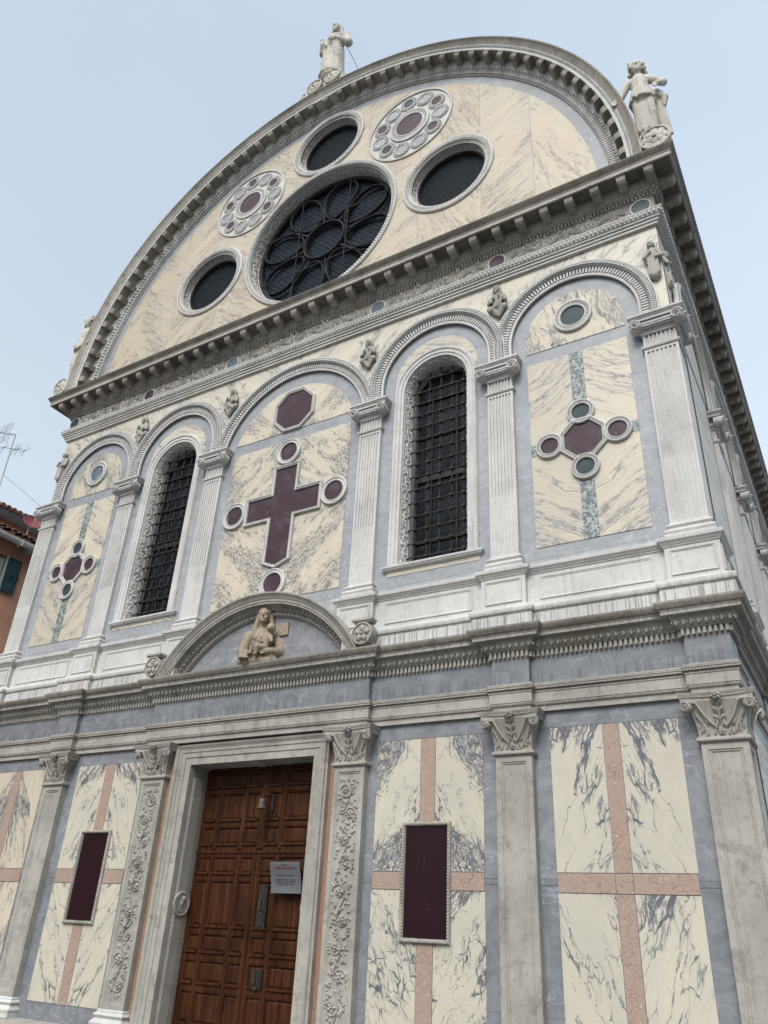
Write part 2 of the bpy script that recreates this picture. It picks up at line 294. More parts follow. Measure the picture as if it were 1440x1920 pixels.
# ------------------------------------------------------------------ mesh builder
class G:
    def __init__(s): s.v = []; s.f = []; s.u = []
    def face(s, pts, uv=None):
        i = len(s.v); s.v += [tuple(p) for p in pts]; s.f.append(tuple(range(i, i+len(pts))))
        s.u.append(uv or [(p[0], p[2]) for p in pts])
    def addm(s, verts, faces):
        i = len(s.v); s.v += [tuple(p) for p in verts]
        for f in faces:
            s.f.append(tuple(i+k for k in f)); s.u.append([(verts[k][0], verts[k][2]) for k in f])
    def box(s, x0, x1, y0, y1, z0, z1):
        v = [(x, y, z) for z in (z0, z1) for y in (y0, y1) for x in (x0, x1)]
        s.addm(v, [(0, 1, 5, 4), (1, 3, 7, 5), (3, 2, 6, 7), (2, 0, 4, 6), (4, 5, 7, 6), (1, 0, 2, 3)])
    def obox(s, c, T, A, B, a, b, d):
        c = V(c); T = V(T)*a; A = V(A)*b; B = V(B)*d
        v = [c+T*i+A*j+B*k for k in (-1, 1) for j in (-1, 1) for i in (-1, 1)]
        s.addm(v, [(0, 1, 5, 4), (1, 3, 7, 5), (3, 2, 6, 7), (2, 0, 4, 6), (4, 5, 7, 6), (1, 0, 2, 3)])
    def ell(s, c, T, A, B, a, b, d, n=8, m=5):
        c = V(c); T = V(T)*a; A = V(A)*b; B = V(B)*d; v = []; f = []
        for j in range(m+1):
            ph = pi*j/m
            for i in range(n):
                th = 2*pi*i/n; v.append(c+T*(sin(ph)*cos(th))+A*(sin(ph)*sin(th))+B*cos(ph))
        for j in range(m):
            for i in range(n):
                f.append((j*n+i, j*n+(i+1) % n, (j+1)*n+(i+1) % n, (j+1)*n+i))
        s.addm(v, f)
    def sweep(s, frames, prof, closed=False, caps=False):
        """frames: (P, A, B); prof: (a, b)"""
        pl = [0.]
        for k in range(1, len(prof)): pl.append(pl[-1]+hypot(prof[k][0]-prof[k-1][0], prof[k][1]-prof[k-1][1]))
        rows = [[P+A*a+B*b for a, b in prof] for P, A, B in frames]
        base = len(s.v)
        for r in rows: s.v += [tuple(p) for p in r]
        n = len(prof); L = 0; N = len(rows)
        ls = [0.]
        mid = n//2
        for k in range(1, N): ls.append(ls[-1]+(rows[k][mid]-rows[k-1][mid]).length)
        for k in range(N if closed else N-1):
            k2 = (k+1) % N
            l1 = ls[k]; l2 = ls[k2] if k2 else ls[k]+(rows[0][mid]-rows[k][mid]).length
            for j in range(n-1):
                s.f.append((base+k*n+j, base+k2*n+j, base+k2*n+j+1, base+k*n+j+1))
                s.u.append([(l1, pl[j]), (l2, pl[j]), (l2, pl[j+1]), (l1, pl[j+1])])
        if caps and not closed:
            s.face(rows[0]); s.face(rows[-1])
    def tube(s, pts, r, n=6, r1=None):
        pts = [V(p) for p in pts]; N = len(pts); v = []; f = []
        up_ = V((0.123, 0.456, 0.88))
        for k in range(N):
            t = (pts[min(k+1, N-1)]-pts[max(k-1, 0)]).normalized()
            a = t.cross(up_)
            if a.length < 1e-3: a = t.cross(V((1, 0, 0)))
            a.normalize(); b = t.cross(a); rr = r+(r1-r)*k/(N-1) if r1 is not None else r
            for i in range(n): th = 2*pi*i/n; v.append(pts[k]+a*(rr*cos(th))+b*(rr*sin(th)))
        for k in range(N-1):
            for i in range(n): f.append((k*n+i, k*n+(i+1) % n, (k+1)*n+(i+1) % n, (k+1)*n+i))
        f.append(tuple(range(n))); f.append(tuple(range((N-1)*n, N*n)))
        s.addm(v, f)
    def loft(s, rings, cap=True):
        n = len(rings[0]); v = [p for r in rings for p in r]; f = []
        for k in range(len(rings)-1):
            for i in range(n): f.append((k*n+i, k*n+(i+1) % n, (k+1)*n+(i+1) % n, (k+1)*n+i))
        if cap: f += [tuple(range(n)), tuple(range((len(rings)-1)*n, len(rings)*n))]
        s.addm(v, f)
    def lathe(s, prof, c, axis=(0, 0, 1), n=16):
        A = V(axis).normalized(); T = A.cross(V((.3, .9, .1))).normalized(); B = A.cross(T); c = V(c)
        s.loft([[c+A*h+T*(r*cos(2*pi*i/n))+B*(r*sin(2*pi*i/n)) for i in range(n)] for r, h in prof])
    def prism(s, poly, y0, y1):
        n = len(poly); s.face([(x, y0, z) for x, z in poly])
        for i in range(n):
            a = poly[i]; b = poly[(i+1) % n]; s.face([(a[0], y0, a[1]), (b[0], y0, b[1]), (b[0], y1, b[1]), (a[0], y1, a[1])])
    def sheet(s, outer, holes, y, uvf=None):
        vs = []; es = []
        for loop in [outer]+holes:
            i = len(vs); n = len(loop); vs += [V(p) for p in loop]; es += [(i+k, i+(k+1) % n) for k in range(n)]
        rv, re_, rf = delaunay_2d_cdt(vs, es, [], 0, 1e-6)[:3]
        def inside(p, poly):
            c = False; n = len(poly)
            for i in range(n):
                a = poly[i]; b = poly[(i+1) % n]
                if (a[1] > p[1]) != (b[1] > p[1]) and p[0] < (b[0]-a[0])*(p[1]-a[1])/(b[1]-a[1])+a[0]: c = not c
            return c
        for f in rf:
            c = (sum(rv[k][0] for k in f)/len(f), sum(rv[k][1] for k in f)/len(f))
            if inside(c, outer) and not any(inside(c, h) for h in holes):
                pts = [(rv[k][0], y, rv[k][1]) for k in f]
                s.face(pts, [uvf(p[0], p[2]) for p in pts] if uvf else None)
    def edge_band(s, loop, y0, y1):
        n = len(loop)
        for i in range(n):
            a = loop[i]; b = loop[(i+1) % n]; s.face([(a[0], y0, a[1]), (b[0], y0, b[1]), (b[0], y1, b[1]), (a[0], y1, a[1])])
    def build(s, name, mat, parent=None, smooth=0, loc=None, kind=None):
        me = bpy.data.meshes.new(name); me.from_pydata(s.v, [], s.f)
        uvl = me.uv_layers.new(name='UVMap'); flat_ = []
        for fu in s.u:
            for a in fu: flat_ += [a[0], a[1]]
        uvl.data.foreach_set('uv', flat_)
        if smooth:
            me.polygons.foreach_set('use_smooth', [True]*len(me.polygons)); me.set_sharp_from_angle(angle=radians(smooth))
        me.materials.append(M[mat] if isinstance(mat, str) else mat); me.update()
        o = bpy.data.objects.new(name, me); COL.objects.link(o)
        if parent: o.parent = parent
        if loc: o.location = loc
        if kind: o['kind'] = kind
        return o
def empty(name, label=None, cat=None, loc=(0, 0, 0), group=None):
    o = bpy.data.objects.new(name, None); COL.objects.link(o); o.location = loc
    if label: o['label'] = label; o['category'] = cat
    if group: o['group'] = group
    return o
def tag(o, label, cat, group=None):
    o['label'] = label; o['category'] = cat
    if group: o['group'] = group
    return o
def copy_tree(o, parent=None, loc=None, rotz=None, scale=None):
    c = o.copy(); COL.objects.link(c); c.parent = parent if parent else o.parent
    if loc is not None: c.location = loc
    if rotz is not None: c.rotation_euler = (0, 0, rotz)
    if scale is not None: c.scale = scale
    for ch in list(o.children): copy_tree(ch, c)
    return c

X, Y, Z = V((1, 0, 0)), V((0, 1, 0)), V((0, 0, 1))
def path_frames(path):
    """path of (x, y) with the outside on its right-hand side; profile (out, z)"""
    pts = [V((a, b, 0)) for a, b in path]; fr = []
    nr = lambda d: V((d.y, -d.x, 0))
    for k, p in enumerate(pts):
        ds = []
        if k > 0: ds.append((pts[k]-pts[k-1]).normalized())
        if k < len(pts)-1: ds.append((pts[k+1]-pts[k]).normalized())
        if len(ds) == 1: A = nr(ds[0])
        else:
            n1, n2 = nr(ds[0]), nr(ds[1]); A = (n1+n2)/max(1+n1.dot(n2), .15)
        fr.append((p, A, Z))
    return fr
def arc_frames(cx, cz, a0, a1, n, y=0.):
    return [(V((cx, y, cz)), V((cos(a), 0, sin(a))), V((0, -1, 0))) for a in [a0+(a1-a0)*i/n for i in range(n+1)]]
def stilt_frames(cx, cz, z0, n=36, y=0.):
    fr = [(V((cx, y, z0)), X.copy(), V((0, -1, 0)))] if z0 < cz else []
    return fr+arc_frames(cx, cz, 0, pi, n, y)+([(V((cx, y, z0)), -X, V((0, -1, 0)))] if z0 < cz else [])
def walk(frames, a, b, sp, closed=False, phase=.5):
    """points at even spacing along the swept line (a, b): yields point, tangent, A, B"""
    ps = [P+A*a+B*b for P, A, B in frames]; res = []
    idx = list(range(len(ps))) + ([0] if closed else [])
    for k in range(len(idx)-1):
        pass
    # treat runs that keep nearly one direction as one run
    runs = [[idx[0]]]
    for k in range(1, len(idx)):
        runs[-1].append(idx[k])
        if k < len(idx)-1:
            d1 = (ps[idx[k]]-ps[idx[k-1]]).normalized(); d2 = (ps[idx[k+1]]-ps[idx[k]]).normalized()
            if d1.dot(d2) < .8: runs.append([idx[k]])
    for r in runs:
        L = [0.]
        for k in range(1, len(r)): L.append(L[-1]+(ps[r[k]]-ps[r[k-1]]).length)
        n = max(1, int(round(L[-1]/sp)))
        if L[-1] < sp*.45: continue
        j = 1
        for i in range(n):
            d = (i+phase)*L[-1]/n
            while j < len(L)-1 and L[j] < d: j += 1
            t = (d-L[j-1])/max(L[j]-L[j-1], 1e-9)
            p0, p1 = ps[r[j-1]], ps[r[j]]; T = (p1-p0).normalized()
            B = frames[r[j-1]][2]; A = B.cross(T)
            if A.dot(frames[r[j-1]][1]+frames[r[j]][1]) < 0: A = -A
            res.append((p0.lerp(p1, t), T, A, B))
    return res
def dentils(g, fr, a, b, sp, wa, wb, duty=.55, closed=False):
    for p, T, A, B in walk(fr, a, b, sp, closed): g.obox(p, T, A, B, sp*duty/2, wa, wb)
def eggs(g, fr, a, b, sp, ra, rb, closed=False):
    for p, T, A, B in walk(fr, a, b, sp, closed): g.ell(p, T, A, B, sp*.33, ra, rb, 8, 5)
def beads(g, fr, a, b, sp, r, closed=False):
    for p, T, A, B in walk(fr, a, b, sp, closed): g.ell(p, T, A, B, sp*.42, r, r, 6, 4)

# carved foliage ------------------------------------------------------------
def leaf(g, mp, u, v, ang, L, w, h):
    c, s_ = cos(ang), sin(ang)
    q = lambda a, b, k: mp(u+a*c-b*s_, v+a*s_+b*c, k)
    p = [q(0, 0, .1*h), q(.45*L, w, .15*h), q(L, 0, .25*h), q(.45*L, -w, .15*h), q(.5*L, 0, h)]
    g.addm(p, [(0, 3, 4), (3, 2, 4), (2, 1, 4), (1, 0, 4)])
def ribbon(g, mp, pts, w, h):
    n = len(pts); v = []
    for k in range(n):
        a = pts[max(k-1, 0)]; b = pts[min(k+1, n-1)]; d = hypot(b[0]-a[0], b[1]-a[1]) or 1; nx, ny = -(b[1]-a[1])/d*w, (b[0]-a[0])/d*w
        u, t = pts[k]; v += [mp(u-nx, t-ny, 0), mp(u, t, h), mp(u+nx, t+ny, 0)]
    f = []
    for k in range(n-1):
        i = 3*k; f += [(i, i+3, i+4, i+1), (i+1, i+4, i+5, i+2)]
    g.addm(v, f)
def flower(g, mp, u, v, r, h, n=5):
    for k in range(n): leaf(g, mp, u, v, 2*pi*k/n+.3, r, r*.38, h)
    p = [mp(u+r*.28*cos(a), v+r*.28*sin(a), h*.6) for a in [i*pi/3 for i in range(6)]]
    g.addm(p+[mp(u, v, h*1.5)], [(i, (i+1) % 6, 6) for i in range(6)])
def rinceau(g, mp, L, Wd, h, rnd, wl=1.15, leaves=12):
    lam = Wd*wl; n = max(1, int(round(L/lam))); lam = L/n
    ribbon(g, mp, [(L*i/(n*10), sin(pi*i/10.*1.0)*Wd*.16) for i in range(n*10+1)], Wd*.024, h*.8)
    for k in range(n):
        sg = 1 if k % 2 == 0 else -1; cu = (k+.5)*lam; cv = -sg*Wd*.14; R = min(lam*.40, Wd*.34)
        ph = rnd.uniform(0, 6.28)
        sp = [(cu+R*(1-.055*i)*cos(ph+sg*i*.55), cv+R*(1-.055*i)*sin(ph+sg*i*.55)) for i in range(14)]
        ribbon(g, mp, sp, Wd*.020, h*.7)
        flower(g, mp, cu, cv, R*rnd.uniform(.55, .8), h*1.15, rnd.choice((4, 5, 6)))
        for j in range(leaves):
            a = rnd.uniform(0, 6.28); rr = R*rnd.uniform(.8, 1.35)
            lu, lv = cu+rr*cos(a), cv+rr*sin(a); lv = max(-Wd*.40, min(Wd*.40, lv)); lu = max(.01, min(L-.01, lu))
            leaf(g, mp, lu, lv, a+rnd.uniform(-.9, .9), Wd*rnd.uniform(.15, .27), Wd*rnd.uniform(.055, .095), h*rnd.uniform(.7, 1.15))
        for j in range(leaves//2):                                   # fill the corners left by the scroll
            leaf(g, mp, (k+rnd.random())*lam, sg*Wd*rnd.uniform(.25, .42), rnd.uniform(0, 6.28), Wd*rnd.uniform(.12, .22), Wd*rnd.uniform(.05, .08), h)
def circ_loop(cx, cz, r, n=48, a0=0.): return [(cx+r*cos(a0+2*pi*i/n), cz+r*sin(a0+2*pi*i/n)) for i in range(n)]
def arch_loop(cx, hw, z0, cz, n=24, R=None):
    R = R or hw; a = math.acos(min(1, hw/R)); return [(cx+R*cos(t), cz+R*sin(t)) for t in [a+(pi-2*a)*i/n for i in range(n+1)]]+[(cx-hw, z0), (cx+hw, z0)]
# ================================================================== THE CHURCH
rnd = random.Random(7)
ground = G(); ground.face([(-300, -300, 0), (300, -300, 0), (300, 300, 0), (-300, 300, 0)]); ground.build('ground', 'paving', kind='structure')
church = empty('church', 'marble-clad Renaissance church front with a great round gable and inlaid coloured stones', 'church')
LEN = 20.
XW = 5.54                                     # half width of the walls

# --- measured layout
PU = [1.44, 3.375, 5.375]                     # upper pilaster axes
PL = [1.49, 3.42, 5.375]                      # lower pilaster axes
BAYC = [(-4.37, .632, .82, 8.445, 1.055), (-2.42, .625, .805, 8.465, 1.05), (0., 1.115, 1.305, 7.99, 1.52), (2.42, .625, .805, 8.465, 1.05), (4.37, .632, .82, 8.445, 1.055)]
LZ, LR = 10.67, 4.93                          # gable centre height, radius of its marble field
WIN_HW, WIN_CZ = .49, 8.27
ROSE = (0., 12.545, 1.63, 1.47, .26)
OCULI = [(0., 14.96, .815, .63, .16), (2.565, 12.516, .82, .63, .16), (-2.53, 12.52, .82, .63, .16)]
DISCS = [(1.81, 14.275), (-1.80, 14.30)]

# --- grey marble wall with all the openings
g = G()
outer = [(-XW, .3), (XW, .3), (XW, LZ)]+[(5.45*cos(a), LZ+5.45*sin(a)) for a in [pi*i/64 for i in range(1, 64)]]+[(-XW, LZ)]
holes = [arch_loop(-2.42, WIN_HW, 5.62, WIN_CZ), arch_loop(2.42, WIN_HW, 5.62, WIN_CZ), circ_loop(ROSE[0], ROSE[1], ROSE[3]+.04, 64)]
holes += [circ_loop(o[0], o[1], o[3]+.03) for o in OCULI]
holes += [[(-.95, .31), (.95, .31), (.95, 3.40), (-.95, 3.40)]]
zsplit = 5.0
g.sheet(outer, holes, 0.)
facade = g.build('facade_wall', 'grey', church)
for z0, z1 in ((.3, 2.085), (2.09, 3.498), (3.502, 3.70)):
    hole = [[(-.95, max(z0, .3)-.01), (.95, max(z0, .3)-.01), (.95, min(z1+.01, 3.40)), (-.95, min(z1+.01, 3.40))]] if z0 < 3.4 else []
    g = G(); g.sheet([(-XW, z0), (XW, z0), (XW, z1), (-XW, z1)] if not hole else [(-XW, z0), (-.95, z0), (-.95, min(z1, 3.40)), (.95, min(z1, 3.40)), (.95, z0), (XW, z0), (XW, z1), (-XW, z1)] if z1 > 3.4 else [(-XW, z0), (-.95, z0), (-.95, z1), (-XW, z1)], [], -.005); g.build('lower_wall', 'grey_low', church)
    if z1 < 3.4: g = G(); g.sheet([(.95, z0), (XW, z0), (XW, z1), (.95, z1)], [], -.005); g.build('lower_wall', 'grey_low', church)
# nave behind: side walls, back, vaulted roof
g = G()
g.face([(XW, .01, 0), (XW, LEN, 0), (XW, LEN, 10.6), (XW, .01, 10.6)]); g.face([(-XW, LEN, 0), (-XW, .01, 0), (-XW, .01, 10.6), (-XW, LEN, 10.6)])
g.face([(XW, LEN, 0), (-XW, LEN, 0), (-XW, LEN, 10.6), (XW, LEN, 10.6)])
g.build('side_wall', 'grey', church)
g = G(); RR = 5.40
for i in range(32):
    a, b = pi*i/32, pi*(i+1)/32
    g.face([(RR*cos(a), .05, LZ+RR*sin(a)), (RR*cos(b), .05, LZ+RR*sin(b)), (RR*cos(b), LEN, LZ+RR*sin(b)), (RR*cos(a), LEN, LZ+RR*sin(a))])
g.face([(RR*cos(pi*i/32), LEN, LZ+RR*sin(pi*i/32)) for i in range(33)])
g.build('roof', 'lead', church, 40)
# plinth bench
g = G()
fr = path_frames([(-5.56, 12), (-5.56, -.02), (-.98, -.02)]); PR = [(.0, .0), (.30, .0), (.30, .42), (.27, .45), (.27, .50), (.14, .53), (.0, .54)]
g.sweep(fr, PR, caps=True); fr = path_frames([(.98, -.02), (5.56, -.02), (5.56, 12)]); g.sweep(fr, PR, caps=True)
g.build('plinth', 'stone_low', church)
g = G(); g.box(-.95, .95, -.30, .5, 0, .16); g.box(-1.3, 1.3, -.62, -.303, 0, .12); g.build('doorstep', 'stone_low', church)

# --- marble panels
def uvq(xc, zm, th, seed):
    r = random.Random(seed); ou, ov = r.uniform(0, 40), r.uniform(0, 40); dx, dz = -cos(th), sin(th)
    def f(x, z):
        a, b = abs(x-xc), abs(z-zm); return (a*dx+b*dz+ou, a*dz-b*dx+ov)
    return f
def slab(poly, mat, uvf, y=-.008, holes=(), name='marble_panel'):
    g = G(); g.sheet(poly, list(holes), y, uvf)
    n = len(poly)
    for i in range(n):
        a, b = poly[i], poly[(i+1) % n]; g.face([(a[0], y, a[1]), (b[0], y, b[1]), (b[0], 0, b[1]), (a[0], 0, a[1])], [uvf(*a), uvf(*b), uvf(*b), uvf(*a)] if uvf else None)
    return g.build(name, mat, church)
def rect(x0, x1, z0, z1): return [(x0, z0), (x1, z0), (x1, z1), (x0, z1)]
J = .005                                       # open joint between slabs
for sg in (-1, 1):
    # lower outer bays: pink cross between four book-matched slabs
    for (x0, x1, xc, hb, porph, th, mt, sd) in ((3.772, 4.998, 4.375, .076, False, 1.25, 'pav_bold', 11), (1.803, 3.056, 2.425, .085, True, 1.05, 'pav_mid', 5)):
        x0, x1, xc = sg*x0, sg*x1, sg*xc
        if x0 > x1: x0, x1 = x1, x0
        if sg < 0: mt = 'pav_bold' if porph else 'pav_soft2'
        for (a, b) in ((x0, xc-hb-J), (xc+hb+J, x1)):
            for (z0, z1, k) in ((.725, 2.030-J, 0), (2.192+J, 3.495, 1)):
                mt2 = mt
                slab(rect(a, b, z0, z1), mt2 if mt2 != 'pav_soft2' else 'pav_vert', uvq(xc, 2.1, th, sd+k*3+(100 if sg < 0 else 0)+(57 if k == 0 and a > xc and sg > 0 else 0)), -.012)
        bx = [(xc-hb, xc+hb, -.014, .72, 2.03-J if not porph else 1.57), (xc-hb, xc+hb, -.014, (2.192+J) if not porph else 2.66, 3.495)]
        bx += [(a, b, -.013, 2.033, 2.19) for (a, b) in ((x0+J, xc-hb-J), (xc+hb+J, x1-J))]
        if not porph: bx.append((xc-hb, xc+hb, -.015, 2.031, 2.191))
        for (a, b, yy, c, d) in bx: g = G(); g.box(a, b, yy, 0, c, d); g.build('pink_strip', 'pink', church)
        if porph:
            g = G(); g.box(xc-.235, xc+.235, -.02, 0, 1.615, 2.62); po = g.build('porphyry_slab', 'porph', church)
            g = G(); fr = []
            for (x, z, ax, az) in ((xc-.275, 1.57, -1, -1), (xc+.275, 1.57, 1, -1), (xc+.275, 2.655, 1, 1), (xc-.275, 2.655, -1, 1)):
                fr.append((V((x, 0, z)), V((ax, 0, az)), V((0, -1, 0))))
            g.sweep(fr, [(0, 0), (0, .035), (-.01, .045), (-.03, .04), (-.038, .022), (-.042, 0)], closed=True)
            for (p, T, A, B) in walk(fr, -.018, .042, .028, True): g.ell(p, (T+A*.6).normalized(), (A-T*.6).normalized(), B, .012, .016, .009, 6, 4)
            g.build('frame', 'stone_low', po, 30)
    # upper outer bays
    xc = sg*4.37
    for (a, b) in ((sg*4.37-.632, xc-.084), (xc+.084, sg*4.37+.632)):
        for (z0, z1, k) in ((5.492, 6.775, 0), (6.779, 8.074, 1)):
            slab(rect(a, b, z0, z1), 'pav_soft', uvq(xc, 6.78, .62, 31+k*3+(50 if sg < 0 else 0)))
    slab(arch_loop(xc, .632, 8.258, 8.445), 'pav_vert', uvq(xc+9, 20., 1.45, 77+sg), name='marble_panel')
    for bx in ((xc-.082, xc+.082, -.010, 0, 5.492, 8.074), (xc-.632, xc-.50, -.0115, 0, 6.70, 6.85), (xc+.50, xc+.632, -.0115, 0, 6.70, 6.85)):
        g = G(); g.box(*bx); g.build('green_strip', 'breccia', church)
    # window bays: cream strip round the window
    xc = sg*2.42
    slab(arch_loop(xc, .626, 5.492, 8.465), 'pav_soft', uvq(xc+3, 9.5, .3, 91+sg), -.006, [arch_loop(xc, .58, 5.56, WIN_CZ)])
# central upper bay
for (a, b) in ((-1.083, -.003), (.003, 1.083)):
    for (z0, z1, k) in ((5.492, 6.96, 0), (6.963, 8.074, 1)): slab(rect(a, b, z0, z1), 'pav_fine', uvq(0, 6.96, .72, 61+k*5))
al = arch_loop(0, 1.083, 8.258, 7.96, R=1.123); nh = len(al)-2
slab([al[i] for i in range(nh//2)]+[(.003, 7.96+1.123), (.003, 8.258), (1.083, 8.258)], 'pav_fine', uvq(0, 7.6, 2.4, 66))
slab([(-.003, 7.96+1.123)]+[al[i] for i in range(nh//2+1, nh)]+[(-1.083, 8.258), (-.003, 8.258)], 'pav_fine', uvq(0, 7.6, 2.4, 66))
# spandrel marble
g = G(); N = 400; XS = 5.537
def arc_h(x):
    h = 8.21
    for cx, ri, ro, cz, rt_ in BAYC:
        if abs(x-cx) < rt_-.09: h = max(h, cz+sqrt((rt_-.09)**2-(x-cx)**2))
    return h
uvf = uvq(0, 30, .9, 5)
for i in range(N):
    a, b = -XS+2*XS*i/N, -XS+2*XS*(i+1)/N; q = [(a, -.02, arc_h(a)), (b, -.02, arc_h(b)), (b, -.02, 9.69), (a, -.02, 9.69)]
    g.face(q, [uvf(p[0], p[2]) for p in q])
g.build('spandrel_panel', 'pav_pale', church)
# gable field: vertical slabs
cuts = [-4.93, -4.25, -3.35, -2.2, -1.0, 0.0, .95, 2.05, 3.15, 4.0, 4.93]
hl = [circ_loop(ROSE[0], ROSE[1], ROSE[3]+.06, 64)]+[circ_loop(o[0], o[1], o[3]+.05) for o in OCULI]
gw = G(); gw.sheet([(LR*cos(pi*i/72), LZ-.1+(LR*sin(pi*i/72)+(.1 if 0 < i < 72 else 0))) for i in range(73)], hl, -.008)
def clipx(poly, c, keep):
    o = []
    for i in range(len(poly)):
        p, q = poly[i], poly[(i+1) % len(poly)]; a, b = (p[0]-c)*keep, (q[0]-c)*keep
        if a >= 0: o.append(p)
        if a*b < 0:
            t = a/(a-b); o.append((p[0]+(q[0]-p[0])*t, p[1], p[2]+(q[2]-p[2])*t))
    return o
for k in range(len(cuts)-1):
    g = G(); r = random.Random(k*7+1); th = r.choice((.5, .7, .9, 1.2)); uvf = uvq(0 if k in (4, 5) else cuts[k]+(9 if k % 2 else -9), 30, th, 200+k//2)
    for f in gw.f:
        pl = clipx(clipx([gw.v[i] for i in f], cuts[k]+.002, 1), cuts[k+1]-.002, -1)
        if len(pl) > 2: g.face(pl, [uvf(p[0], p[2]) for p in pl])
    par = {}
    def root(a):
        while par.setdefault(a, a) != a: a = par[a]
        return a
    ky = lambda p: (round(p[0], 3), round(p[2], 3))
    for f in g.f:
        for i in f[1:]: par[root(ky(g.v[i]))] = root(ky(g.v[f[0]]))
    comp = {}
    for f, u in zip(g.f, g.u): comp.setdefault(root(ky(g.v[f[0]])), G()).face([g.v[i] for i in f], u)
    for q in comp.values(): q.build('gable_panel', 'lunette', church)

# --- lower pilasters ------------------------------------------------------
def rp(g, x0, x1, z0, z1, y, b, d=.016):
    """face with a recessed moulded panel"""
    rings = [(x0, x1, z0, z1, y), (x0+b, x1-b, z0+b, z1-b, y), (x0+b+.006, x1-b-.006, z0+b+.006, z1-b-.006, y+d*.5), (x0+b+.018, x1-b-.018, z0+b+.018, z1-b-.018, y+d*.5), (x0+b+.026, x1-b-.026, z0+b+.026, z1-b-.026, y+d)]
    R4 = [[(a, yy, c), (b_, yy, c), (b_, yy, e_), (a, yy, e_)] for a, b_, c, e_, yy in rings]
    for k in range(4):
        for i in range(4): j = (i+1) % 4; g.face([R4[k][i], R4[k][j], R4[k+1][j], R4[k+1][i]])
    g.face(R4[-1])
def xface(g, G2, xf):
    for f, u in zip(G2.f, G2.u): g.face([xf(G2.v[i]) for i in f], u)
LZ0, LZ1 = .74, 3.235
def low_shaft(hw, corner=False, carved=False):
    g = G(); yf = -.10; yb = .01 if not corner else .28
    rp(g, -hw, hw, LZ0, LZ1, yf, .055 if not carved else .05, .02)
    if corner:
        s = G(); rp(s, yf, yb, LZ0, LZ1, 0, .055, .02); xface(g, s, lambda p: (hw-p[1], p[0], p[2]))
        g.face([(-hw, yf, LZ0), (-hw, 0.01, LZ0), (-hw, 0.01, LZ1), (-hw, yf, LZ1)]); g.face([(hw, yb, LZ0), (-hw, yb, LZ0), (-hw, yb, LZ1), (hw, yb, LZ1)])
    else:
        for s_ in (-1, 1): g.face([(s_*hw, yf, LZ0), (s_*hw, yb, LZ0), (s_*hw, yb, LZ1), (s_*hw, yf, LZ1)])
    return g
def ring_path(hw, d, corner=False, side=.28):
    return [(-hw, .02), (-hw, -d), (hw, -d), (hw, side)] if corner else [(-hw, .02), (-hw, -d), (hw, -d), (hw, .02)]
def low_base(hw, corner=False):
    g = G(); fr = path_frames(ring_path(hw, .10, corner))
    g.sweep(fr, [(.0, .745), (.012, .73), (.012, .715), (.03, .705), (.04, .69), (.03, .672), (.02, .66), (.045, .635), (.06, .615), (.055, .59), (.045, .585), (.06, .58), (.06, .535), (0, .535)])
    return g
def volute(g, c, T, B, N_, r, th):
    """spiral scroll in plane T,B with normal N_"""
    c = V(c); pts = [c+T*(r*(1-t)*cos(a))+B*(r*(1-t)*sin(a)) for t, a in [(i/22*.86, i/22*4.2*pi) for i in range(23)]]
    g.tube([p+N_*(th*.35) for p in pts], r*.16, 5, r*.10)
    g.lathe([(0, th*.2), (r*.95, th*.2), (r*1.05, -th*.2), (r*1.0, -th), (0, -th)], c, N_, 16)
    g.ell(c+N_*(th*.45), T, B, N_, r*.2, r*.2, th*.4, 6, 4)
